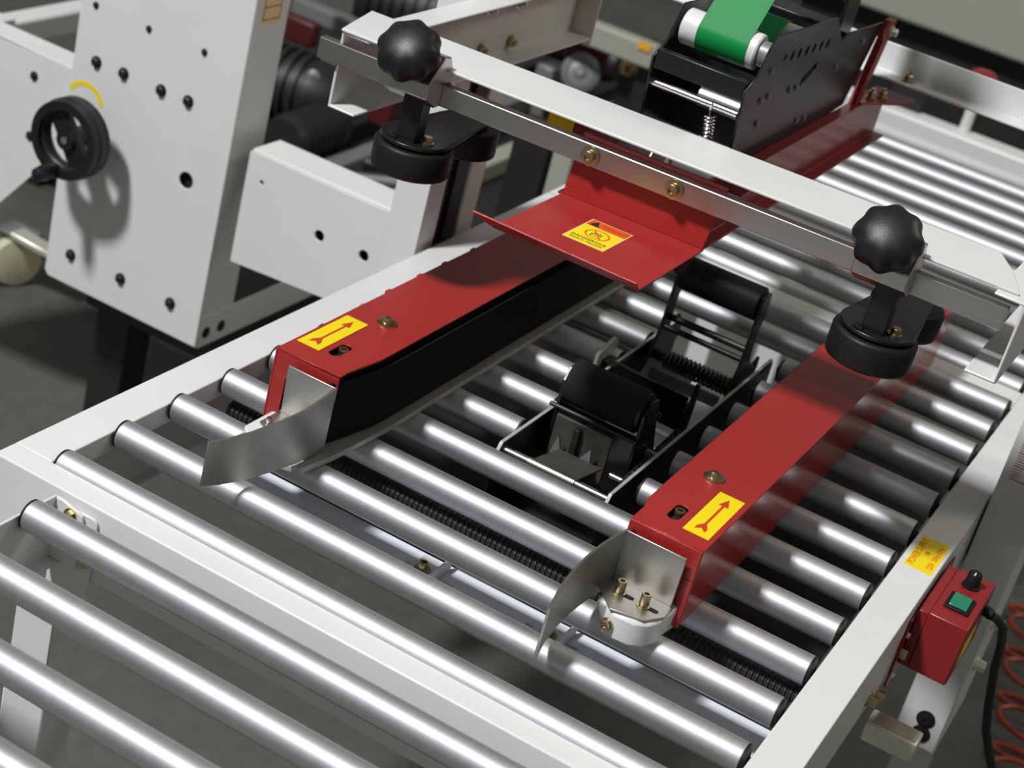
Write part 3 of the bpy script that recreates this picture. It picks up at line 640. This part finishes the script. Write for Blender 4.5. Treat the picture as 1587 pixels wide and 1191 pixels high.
# ================================================================ lower tape head set into the rollers
lt = thing('lower_tape_head', 'black lower tape head in a steel-edged frame between the rollers', 'tape head', (0.30, 0.54, -0.09))
PL, PR_ = 0.2430, 0.3600
for xx in (PL, PR_):
    out = [(0.3220, -0.070), (0.3220, 0.002), (0.3300, 0.0125), (0.7620, 0.0125), (0.7680, 0.006), (0.7680, -0.070)]
    sp = part('side_plate', MB().prism(out, 'x', xx-0.0013, xx+0.0013), 'blackpaint', lt)
    part('plate_edge', MB().prism([(0.3205, -0.004), (0.3225, 0.0035), (0.3300, 0.0137), (0.7620, 0.0137), (0.7620, 0.0125), (0.3305, 0.0125), (0.3238, 0.0025), (0.3222, -0.004)], 'x', xx-0.0016, xx+0.0016), 'strip', sp)
part('front_rod', MB().cyl((PL+0.0012, 0.3355, 0.0045), (PR_-0.0012, 0.3355, 0.0045), 0.0030, 14), 'sheet', lt)
part('front_bar', MB().box(PL+0.0013, PR_-0.0013, 0.3365, 0.352, -0.004, -0.001), 'midgrey', lt)
part('front_sleeve', MB().cyl((0.2720, 0.3350, 0.0045), (0.3220, 0.3350, 0.0045), 0.0046, 18), 'steel', lt)
part('guide_flap', MB().hexa([(0.2735, 0.338, 0.004), (0.3210, 0.338, 0.004), (0.3210, 0.404, -0.010), (0.2735, 0.404, -0.010)], [(0.2735, 0.339, 0.006), (0.3210, 0.339, 0.006), (0.3210, 0.405, -0.008), (0.2735, 0.405, -0.008)]), 'umber', lt, 0.0006)
part('blade_holder', MB().box(0.2560, 0.3180, 0.420, 0.424, -0.060, 0.018), 'umber', lt, 0.0008)
part('blade_rib', MB().box(0.2800, 0.2865, 0.413, 0.420, -0.050, 0.014), 'blackmetal', lt, 0.0006)
for (xa, xb, xt) in ((0.263, 0.276, 0.268), (0.288, 0.308, 0.304)):
    part('blade_tooth', MB().prism([(xa, -0.020), (xb, -0.020), (xt, 0.004)], 'y', 0.408, 0.4105), 'midgrey', lt)
part('corner_clip', MB().hexa([(0.338, 0.340, -0.012), (0.352, 0.340, -0.012), (0.352, 0.352, -0.012), (0.338, 0.352, -0.012)], [(0.340, 0.340, 0.001), (0.352, 0.340, 0.001), (0.352, 0.349, 0.001), (0.342, 0.349, 0.001)]), 'chrome', lt)
# front applicator roller on swing arms
FRY, FRZ = 0.446, 0.0455
part('applicator_roller', MB().lathe([(0.0215, 0), (0.0228, 0.001), (0.0228, 0.078), (0.0215, 0.079)], (0.2525, FRY, FRZ), (1, 0, 0), 44), 'fabric', lt, label='matt black sleeve roller')
for xx in (0.2505, 0.3385):
    part('swing_arm', MB().prism([(FRY-0.017, FRZ+0.004), (FRY-0.006, FRZ+0.016), (FRY+0.012, FRZ+0.014), (FRY+0.018, FRZ-0.006), (0.500, -0.030), (0.560, -0.050), (0.55, -0.064), (0.46, -0.050), (FRY-0.018, -0.030)], 'x', xx-0.0018, xx+0.0018), 'blackpaint', lt, 0.0006)
part('roller_end', MB().lathe([(0.0205, 0), (0.0205, 0.003), (0.012, 0.0045), (0.006, 0.0045), (0.006, 0.010), (0.001, 0.010)], (0.3315, FRY, FRZ), (1, 0, 0), 30), 'blackmetal', lt)
for k in range(3):
    hex_bolt((0.3405, FRY - 0.010 + 0.013*k, FRZ + 0.001 - 0.003*k), (1, 0, 0), 0.0035, 0.004, lt, 'blackmetal')
part('cross_rod', MB().cyl((PL, 0.440, 0.0175), (PR_-0.012, 0.440, 0.0175), 0.0035, 14), 'blackpaint', lt)
part('cross_rod', MB().cyl((PL, 0.428, 0.0215), (PR_-0.020, 0.428, 0.0215), 0.0025, 14), 'blackmetal', lt)
part('cross_rod', MB().cyl((0.3300, 0.408, -0.012), (PR_, 0.408, -0.012), 0.0035, 14), 'chrome', lt)
# left plate lug and middle bridge
part('bridge', MB().prism([(0.2400, 0.578), (0.2400, 0.574), (0.3360, 0.5670), (0.3360, 0.5710)], 'z', -0.020, 0.0205), 'blackpaint', lt, 0.0005)
part('lug', MB().prism([(0.570, -0.03), (0.572, 0.022), (0.612, 0.030), (0.622, 0.022), (0.622, -0.03)], 'x', 0.2245, 0.2285), 'strip', lt, 0.0006)
part('lug_clip', MB().box(0.2285, 0.2420, 0.585, 0.605, -0.02, 0.012), 'blackmetal', lt, 0.001)
part('hook', MB().prism([(0.548, -0.03), (0.552, 0.012), (0.566, 0.020), (0.570, 0.038), (0.578, 0.036), (0.580, 0.006), (0.575, -0.03)], 'x', 0.3385, 0.3420), 'blackpaint', lt, 0.0006)
# rear applicator: curved arms, top roller, two tie rods, coil spring
RRY, RRZ = 0.690, 0.098
for xx in (0.2525, 0.3500):
    part('swing_arm', MB().prism([(RRY-0.012, RRZ+0.012), (RRY+0.012, RRZ+0.012), (RRY+0.016, RRZ-0.008), (RRY+0.006, 0.060), (RRY+0.010, 0.030), (RRY+0.030, 0.012), (RRY+0.050, 0.020), (RRY+0.052, 0.006), (RRY+0.030, -0.02), (RRY-0.020, -0.045), (RRY-0.075, -0.055), (RRY-0.075, -0.030), (RRY-0.035, -0.005), (RRY-0.018, 0.030), (RRY-0.014, 0.070)], 'x', xx-0.0018, xx+0.0018), 'blackpaint', lt, 0.0006)
part('applicator_roller', MB().lathe([(0.0180, 0), (0.0192, 0.001), (0.0192, 0.090), (0.0180, 0.091), (0.010, 0.091), (0.009, 0.086), (0.0005, 0.086)], (0.2560, RRY, RRZ), (1, 0, 0), 40), 'rubber', lt, label='smooth black roller')
part('cross_rod', MB().cyl((0.2540, RRY+0.004, 0.0410), (0.3490, RRY+0.004, 0.0410), 0.0042, 14), 'blackmetal', lt)
part('cross_rod', MB().cyl((0.2540, RRY-0.012, 0.0350), (0.3490, RRY-0.012, 0.0350), 0.0034, 14), 'blackmetal', lt)
spring((0.2640, 0.690, -0.006), (0.3440, 0.690, -0.006), 0.0095, 0.0019, 15, 'screw', lt)
part('pivot_rod', MB().cyl((PL, 0.690, -0.006), (PR_, 0.690, -0.006), 0.0060, 16), 'blackmetal', lt)
part('stay', MB().box(0.2600, 0.3440, 0.655, 0.659, -0.020, -0.006), 'midgrey', lt, 0.0006)
part('bottom_tray', MB().box(PL, PR_, 0.600, 0.765, -0.070, -0.067), 'bluegrey', lt)
part('bottom_tray', MB().box(PL, PR_, 0.330, 0.600, -0.070, -0.067), 'dark_paint_shade', lt)
for (a, b_) in (((0.3490, 0.395, -0.010), (0.3490, 0.450, -0.004)), ((0.3495, 0.470, -0.004), (0.3495, 0.525, 0.000))):
    spring(a, b_, 0.0045, 0.0010, 12, 'screw', lt)
part('spring_post', MB().box(0.3420, 0.3580, 0.455, 0.462, -0.02, 0.004), 'midgrey', lt, 0.0006)

# ================================================================ power switch box, cable, air hose
sb = thing('power_switch_box', 'red switch box with green rocker hung on the white rail', 'switch box', (0.672, 0.47, -0.066))
def tb(x0, x1, y0, y1, z0, z1, m, name, bev=0.001): return part(name, MB().box(x0, x1, y0, y1, z0, z1), m, sb, bev)
part('housing', MB().box(0.6545, 0.6925, 0.418, 0.524, -0.0660, -0.0030), 'redgloss', sb, 0.0015)
part('mount_flange', MB().prism([(0.405, -0.088), (0.405, -0.012), (0.560, -0.012), (0.560, -0.020), (0.536, -0.088)], 'x', 0.6430, 0.6450), 'redgloss', sb, 0.0006)
part('side_box', MB().box(0.6452, 0.6544, 0.4185, 0.5235, -0.0655, -0.0045), 'redgloss', sb, 0.0008)
hex_bolt((0.645, 0.411, -0.030), (1, 0, 0), 0.003, 0.003, sb, 'chrome', name='screw')
hex_bolt((0.645, 0.411, -0.075), (1, 0, 0), 0.003, 0.003, sb, 'chrome', name='screw')
sw = part('switch_bezel', MB().box(0.6615, 0.6855, 0.4400, 0.4725, -0.0030, -0.0005), 'cap', sb, 0.0008)
part('rocker', MB().hexa([(0.6650, 0.4440, -0.0005), (0.6820, 0.4440, -0.0005), (0.6820, 0.4685, -0.0005), (0.6650, 0.4685, -0.0005)], [(0.6650, 0.4440, 0.0002), (0.6820, 0.4440, 0.0002), (0.6820, 0.4680, 0.0016), (0.6650, 0.4680, 0.0016)]), 'green', sw, 0.0006, label='translucent green rocker')
kn = part('dial_knob', MB().lathe([(0.0090, 0), (0.0088, 0.002), (0.0072, 0.0025), (0.0066, 0.0145), (0.0058, 0.0155), (0.0005, 0.0155)], (0.6730, 0.4985, -0.0030), (0, 0, 1), 28), 'cap', sb)
part('pointer', MB().box(0.6724, 0.6736, 0.492, 0.4985, 0.0125, 0.0127), 'nylon', kn)
part('cable_gland', MB().cyl((0.6925, 0.500, -0.020), (0.7010, 0.500, -0.022), 0.0055, 14), 'cap', sb)
part('side_label', MB().box(0.6925, 0.6928, 0.440, 0.490, -0.055, -0.030), 'yellow', sb)
cab = part('power_cable', MB().tube([(0.7005, 0.500, -0.0222), (0.7070, 0.505, -0.026), (0.7140, 0.520, -0.040), (0.7180, 0.540, -0.070), (0.7205, 0.550, -0.100), (0.7240, 0.555, -0.120), (0.7295, 0.558, -0.148), (0.7370, 0.560, -0.175), (0.7490, 0.560, -0.198), (0.765, 0.56, -0.225), (0.785, 0.555, -0.30), (0.800, 0.55, -0.42), (0.81, 0.54, -0.55), (0.83, 0.52, -0.635), (0.90, 0.44, -0.6445)], 0.0045, 10), 'cable')
tag(cab, 'black power cable drooping from the red switch box to the floor', 'cable')
pts = []
for i in range(0, 241):
    t = i / 240; a = t * 2 * PI * 10
    cx, cy = 0.835 - 0.125*t, 1.05 + 0.70*t
    pts.append((cx + 0.062*math.cos(a), cy + 0.042*math.sin(a), FZ + 0.006 + 0.030*(0.5 + 0.5*math.sin(a*0.5 + 1))))
hs = part('air_hose', MB().tube(pts, 0.0042, 8), 'hose')
tag(hs, 'red coiled air hose lying on the floor beside the column', 'hose')

# ================================================================ neighbouring machine with handwheel
nm = thing('neighbour_machine', 'white machine frame with a black handwheel standing beside the conveyor', 'machine', (-0.56, 0.90, FZ))
NY = 0.83
plate('column_panel', [(-0.6935, -0.3500), (-0.4300, -0.3500), (-0.4300, 0.50), (-0.7000, 0.50), (-0.7000, -0.343)],
      [circ(-0.4898, -0.1214, 0.0115, 20)], 'y', NY, NY+0.003, 'white', nm, 0.001)
part('panel_side', MB().box(-0.433, -0.430, NY+0.003, NY+0.078, -0.350, 0.50), 'white', nm, 0.001)
part('panel_side', MB().box(-0.700, -0.697, NY+0.003, NY+0.078, -0.342, 0.50), 'white', nm, 0.001)
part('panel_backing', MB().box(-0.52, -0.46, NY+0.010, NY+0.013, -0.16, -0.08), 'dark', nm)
for (xx, zz) in ((-0.6751, 0.0593), (-0.5857, 0.0576), (-0.4946, 0.0581)):
    hex_bolt((xx, NY, zz), (0, -1, 0), 0.0036, 0.003, nm, 'blackmetal')
for (xx, zz) in ((-0.6611, -0.0154), (-0.6147, -0.015), (-0.5514, -0.0154), (-0.5066, -0.0142), (-0.6582, -0.3028), (-0.5687, -0.3023), (-0.481, -0.3027)):
    hex_bolt((xx, NY, zz), (0, -1, 0), 0.0062, 0.006, nm, 'blackmetal')
arc = [(-0.6720 + 0.0265*math.cos(t), -0.0815 + 0.0265*math.sin(t)) for t in [math.radians(150 - 135*k/14) for k in range(15)]]
arc2 = [(-0.6720 + 0.0335*math.cos(t), -0.0815 + 0.0335*math.sin(t)) for t in [math.radians(150 - 135*k/14) for k in range(15)]]
plate('arc_sticker', arc + arc2[::-1], [], 'y', NY-0.0004, NY, 'yellow', nm, label='yellow curved arrow sticker')
HC = Vector((-0.6440, 0.775, -0.1095)); HR = 0.046
hwp = part('handwheel', MB().tube([(HC.x + HR*math.cos(2*PI*k/40), HC.y, HC.z + HR*math.sin(2*PI*k/40)) for k in range(40)], 0.0105, 12, closed=True), 'knob', nm, label='black plastic handwheel')
part('rim_flange', MB().lathe([(HR-0.004, -0.016), (HR+0.008, -0.016), (HR+0.010, 0.014), (HR-0.002, 0.014), (HR-0.004, -0.016)], HC, (0, 1, 0), 40, caps=False), 'knob', hwp)
part('spoke', mxmb(MB().box(-HR, HR, -0.006, 0.006, -0.015, 0.015), Matrix.Translation(HC) @ Matrix.Rotation(0.95, 4, 'Y')), 'knob', hwp, 0.002)
part('hub', MB().cyl((HC.x, 0.763, HC.z), (HC.x, NY, HC.z), 0.014, 20), 'knob', hwp)
part('hub_screw', MB().cyl((HC.x, 0.7615, HC.z), (HC.x, 0.763, HC.z), 0.005, 12), 'chrome', hwp)
part('crank_handle', MB().lathe([(0.007, 0), (0.010, 0.006), (0.0115, 0.026), (0.009, 0.042), (0.003, 0.046)], (HC.x - 0.010, 0.770, HC.z - HR), (0, -1, 0), 20), 'knob', hwp)
part('beam', MB().section([(0.905, -0.0455), (0.8445, -0.0455), (0.8445, -0.056)], 0.003, 'x', -0.404, -0.1100), 'white', nm, 0.002)
plate('beam_face', [(-0.404, -0.207), (-0.110, -0.190), (-0.110, -0.047), (-0.404, -0.047)], [circ(-0.2786, -0.118, 0.008), circ(-0.2089, -0.1175, 0.008), circ(-0.379, -0.082, 0.0036)], 'y', 0.838, 0.8432, 'white', nm)
part('hole_shade_sheet', MB().box(-0.40, -0.115, 0.852, 0.854, -0.19, -0.06), 'dark_paint_shade', nm)  # dark sheet that stands for the shade inside the beam holes
part('beam', MB().prism([(-1.05, -0.036), (-0.7005, -0.046), (-0.7005, -0.165), (-0.735, -0.198), (-0.84, -0.330), (-1.05, -0.36)], 'y', 0.842, 0.846), 'white', nm, 0.001)
part('beam_top', MB().box(-1.05, -0.7005, 0.842, 0.890, -0.046, -0.043), 'white', nm, 0.001)
for (xx, zz) in ((-0.7714, -0.0779), (-0.7662, -0.1652)): hex_bolt((xx, 0.842, zz), (0, -1, 0), 0.0050, 0.004, nm, 'blackmetal')
part('foot_channel', MB().section([(-0.4305, -0.305), (-0.4305, -0.352), (-0.46, -0.352)], 0.003, 'y', NY+0.006, 1.42), 'white', nm, 0.001)
for yy in (0.85, 0.885): hex_bolt((-0.429, yy, -0.332), (1, 0, 0), 0.0065, 0.003, nm, 'blackmetal')
part('shade_slab', MB().box(-0.69, -0.46, 0.92, 1.50, -0.42, -0.355), 'dark_paint_shade', nm, 0.002)  # added dark slab in place of the shadow below the panel
part('leg', MB().box(-0.54, -0.48, 1.36, 1.42, FZ, -0.42), 'dark_paint_shade', nm, 0.002)
part('leg', MB().box(-0.68, -0.62, 1.36, 1.42, FZ, -0.42), 'dark_paint_shade', nm, 0.002)
part('leg', MB().box(-0.68, -0.62, 0.94, 1.00, FZ, -0.42), 'dark_paint_shade', nm, 0.002)
part('rear_rail', MB().box(-1.20, -1.155, 0.85, 2.2, -0.235, -0.190), 'white', nm, 0.006)
part('rear_rail', MB().box(-1.185, -1.150, 1.10, 1.24, -0.19, -0.182), 'white', nm, 0.002)
part('serial_label', MB().box(-0.4299, -0.4297, NY+0.018, NY+0.060, 0.115, 0.20), 'paleline', nm, label='small pale data plate') 
dl = MB()
for k in range(5): dl.box(-0.4297, -0.4295, NY+0.020, NY+0.058, 0.12+0.017*k, 0.1215+0.017*k)
dl.box(-0.4297, -0.4295, NY+0.020, NY+0.0215, 0.12, 0.20).box(-0.4297, -0.4295, NY+0.0565, NY+0.058, 0.12, 0.20)
part('label_lines', dl, 'ink_tick', nm)
# caster of the neighbouring machine
ca = thing('caster_wheel', 'cream caster wheel in a zinc fork near the handwheel machine', 'caster', (-1.09, 1.24, FZ))
part('wheel', MB().lathe([(0.030, -0.016), (0.044, -0.013), (0.047, 0), (0.044, 0.013), (0.030, 0.016), (0.010, 0.018)], (-1.09, 1.24, FZ+0.047), (0.9, -0.45, 0), 32), 'cream', ca)
part('fork', MB().box(-1.125, -1.055, 1.215, 1.265, FZ+0.098, FZ+0.106).box(-1.115, -1.109, 1.22, 1.26, FZ+0.04, FZ+0.098), 'midgrey', ca, 0.002)
part('brake_pedal', MB().hexa([(-1.075, 1.20, FZ+0.105), (-0.985, 1.225, FZ+0.085), (-0.985, 1.255, FZ+0.085), (-1.075, 1.235, FZ+0.105)], [(-1.075, 1.20, FZ+0.117), (-0.985, 1.225, FZ+0.097), (-0.985, 1.255, FZ+0.097), (-1.075, 1.235, FZ+0.117)]), 'galv', ca, 0.002)

# ================================================================ machinery further back
bm_ = thing('background_machine', 'dark drive machine with motors and red guards behind the handwheel machine', 'machine', (-0.85, 2.2, FZ))
part('bed', MB().box(-1.45, -0.36, 1.55, 3.3, FZ+0.10, FZ+0.16), 'dark_paint_shade', bm_, 0.004)  # dark slab added to stand for the shadowed floor here
for (xx, yy) in ((-1.40, 1.60), (-0.42, 1.60), (-1.40, 3.2), (-0.42, 3.2)): part('leg', MB().box(xx, xx+0.05, yy, yy+0.05, FZ, FZ+0.10), 'dark_paint_shade', bm_)
for (x0, x1, z1, m) in ((-0.705, -0.66, 0.20, 'greypaint'), (-0.83, -0.79, 0.23, 'midgrey'), (-0.98, -0.94, 0.20, 'dark_paint_shade'), (-0.50, -0.46, 0.20, 'midgrey')):
    part('slide_rail', MB().box(x0, x1, 1.58, 3.2, FZ+0.16, FZ+z1), m, bm_, 0.004)
def motor(x, y, z, L, r, ax, m):
    mb = MB(); pr = [(r*0.85, 0)]
    for k in range(8): h = L*(0.08 + 0.09*k); pr += [(r, h), (r, h+L*0.04), (r*0.88, h+L*0.045), (r*0.88, h+L*0.085)]
    pr += [(r*0.9, L*0.85), (r*0.6, L), (r*0.2, L*1.02)]
    part('motor', mb.lathe(pr, (x, y, z), ax, 24), m, bm_)
motor(-1.15, 1.85, FZ+0.30, 0.26, 0.075, (1, 0.15, 0), 'dark_paint_shade'); motor(-0.88, 1.70, FZ+0.26, 0.20, 0.05, (0, 1, 0), 'dark_paint_shade')
motor(-1.25, 2.55, FZ+0.32, 0.3, 0.09, (1, 0.2, 0), 'dark_paint_shade'); motor(-0.95, 2.95, FZ+0.28, 0.25, 0.06, (1, -0.3, 0), 'dark_paint_shade')
part('red_guard', MB().box(-1.10, -0.98, 1.90, 1.93, -0.275, -0.225), 'darkred', bm_, 0.006)
part('red_guard', MB().box(-1.05, -0.96, 1.86, 1.90, -0.35, -0.315), 'darkred', bm_, 0.006)
part('red_guard', MB().box(-1.06, -0.99, 1.88, 1.98, FZ+0.16, FZ+0.20), 'darkred', bm_, 0.006)
part('red_guard', MB().box(-0.815, -0.765, 1.88, 1.94, -0.36, -0.29), 'darkred', bm_, 0.006)
part('red_guard', MB().box(-0.745, -0.655, 2.60, 2.64, -0.325, -0.245), 'darkred', bm_, 0.006)
part('grey_bar', MB().box(-1.30, -0.95, 2.32, 2.36, FZ+0.28, FZ+0.32), 'midgrey', bm_, 0.006)
part('grey_bar', MB().box(-1.35, -1.05, 2.85, 2.92, FZ+0.34, FZ+0.40), 'midgrey', bm_, 0.006)
part('link_bar', MB().cyl((-0.98, 1.80, FZ+0.20), (-0.72, 1.90, FZ+0.22), 0.012, 14), 'screw', bm_)
part('link_bar', MB().cyl((-0.86, 1.66, FZ+0.22), (-0.62, 1.80, FZ+0.25), 0.010, 14), 'midgrey', bm_)
part('round_end', MB().lathe([(0.012, 0), (0.014, 0.006), (0.014, 0.02), (0.008, 0.024)], (-0.935, 1.86, -0.305), (0.4, -0.9, 0.1), 20), 'midgrey', bm_)
part('disc', MB().lathe([(0.042, 0), (0.044, 0.008), (0.032, 0.014), (0.028, 0.010), (0.014, 0.012), (0.009, 0.02)], (-0.686, 2.57, -0.325), (0.25, -0.90, 0.35), 32), 'midgrey', bm_)
part('disc_post', MB().cyl((-0.686, 2.585, FZ+0.16), (-0.686, 2.585, -0.34), 0.016, 14), 'dark_paint_shade', bm_)
part('box', MB().box(-0.80, -0.755, 2.58, 2.66, FZ+0.16, -0.345), 'midgrey', bm_, 0.006)
part('box', MB().box(-0.735, -0.705, 2.56, 2.60, FZ+0.16, -0.37), 'screw', bm_, 0.006)
part('fitting', MB().lathe([(0.012, 0), (0.020, 0.008), (0.020, 0.024), (0.011, 0.028), (0.014, 0.04), (0.006, 0.05)], (-0.605, 2.6, -0.285), (1, -0.3, 0.2), 20), 'brass', bm_)
part('fitting', MB().lathe([(0.010, 0), (0.017, 0.008), (0.017, 0.024), (0.008, 0.028)], (-0.552, 2.6, -0.262), (0.3, -1, 0.2), 20), 'galv', bm_)
part('fitting_post', MB().box(-0.61, -0.55, 2.61, 2.64, FZ+0.16, -0.27), 'dark_paint_shade', bm_)
part('dark_post', MB().box(-0.336, -0.272, 1.50, 1.55, FZ, -0.10), 'dark_paint_shade', bm_, 0.003)
part('olive_post', MB().box(-0.262, -0.228, 1.50, 1.55, FZ, -0.08), 'greypaint', bm_, 0.003)
# light cross beam with a yellow label
bb = thing('background_beam', 'pale beam with yellow label end behind the tape head', 'beam', (-0.62, 2.47, FZ))
part('beam', MB().box(-0.95, -0.505, 2.50, 2.54, -0.244, -0.190), 'greypaint', bb, 0.006)
part('post', MB().box(-0.93, -0.88, 2.545, 2.58, FZ, -0.195), 'greypaint', bb, 0.003)
part('post', MB().box(-0.55, -0.51, 2.545, 2.58, FZ, -0.195), 'dark_paint_shade', bb, 0.003)
part('end_label', MB().box(-0.545, -0.515, 2.495, 2.4995, -0.205, -0.189), 'orange', bb)
# right rear: grey-green cabinet, emergency stop, feet
gc = thing('background_cabinet', 'pale grey green machine cabinet beyond the exit conveyor', 'cabinet', (0.2, 4.2, FZ))
part('body', MB().box(-0.75, 1.1, 3.60, 4.6, -0.20, 0.75), 'greypaint', gc, 0.01)
part('plinth', MB().box(-0.70, 0.30, 3.68, 4.5, FZ, -0.20), 'dark_paint_shade', gc)
part('end_post', MB().box(0.27, 0.50, 3.62, 3.9, FZ, -0.20), 'greypaint', gc, 0.01)
bt = thing('rear_transfer_beam', 'white rear beam with orange label and red stop button beyond the exit rollers', 'beam', (0.2, 2.45, FZ))
part('beam', MB().box(0.0, 0.75, 2.10, 2.16, -0.16, -0.03), 'white', bt, 0.006)
for xx in (0.01, 0.68): part('leg', MB().box(xx, xx+0.05, 2.105, 2.155, FZ, -0.16), 'white', bt, 0.003)
part('warning_label', MB().box(0.078, 0.152, 2.165, 2.169, 0.030, 0.060), 'orange', bt)
part('label_bracket', MB().box(0.085, 0.145, 2.140, 2.1645, -0.030, 0.045), 'dark_paint_shade', bt)
part('hook', MB().tube([(0.300, 2.085, -0.135), (0.300, 2.070, -0.105), (0.315, 2.060, -0.085), (0.335, 2.055, -0.090)], 0.008, 8), 'cap', bt)
part('clamp', MB().box(0.30, 0.40, 2.04, 2.10, -0.17, -0.14).box(0.31, 0.34, 2.05, 2.09, -0.14, -0.11), 'nylon', bt, 0.004)
part('clamp', MB().cyl((0.400, 2.06, -0.12), (0.400, 2.09, -0.08), 0.016, 14).box(0.40, 0.50, 2.03, 2.09, -0.19, -0.15), 'midgrey', bt, 0.003)
rb = part('stop_button', MB().lathe([(0.010, 0), (0.010, 0.020), (0.022, 0.024), (0.024, 0.032), (0.016, 0.038), (0.002, 0.040)], (0.232, 2.14, 0.045), (0, 0, 1), 24), 'redgloss', bt)
part('button_post', MB().cyl((0.232, 2.14, -0.03), (0.232, 2.14, 0.046), 0.010, 14), 'nylon', bt)
# second switch box on the exit side
s2 = thing('exit_switch_box', 'red box with green button on the exit conveyor rail', 'switch box', (0.665, 1.15, -0.02))
part('housing', MB().box(0.6440, 0.690, 1.10, 1.20, -0.01, 0.075), 'redgloss', s2, 0.002)
part('button', MB().box(0.655, 0.682, 1.125, 1.165, 0.075, 0.083), 'green', s2, 0.002)
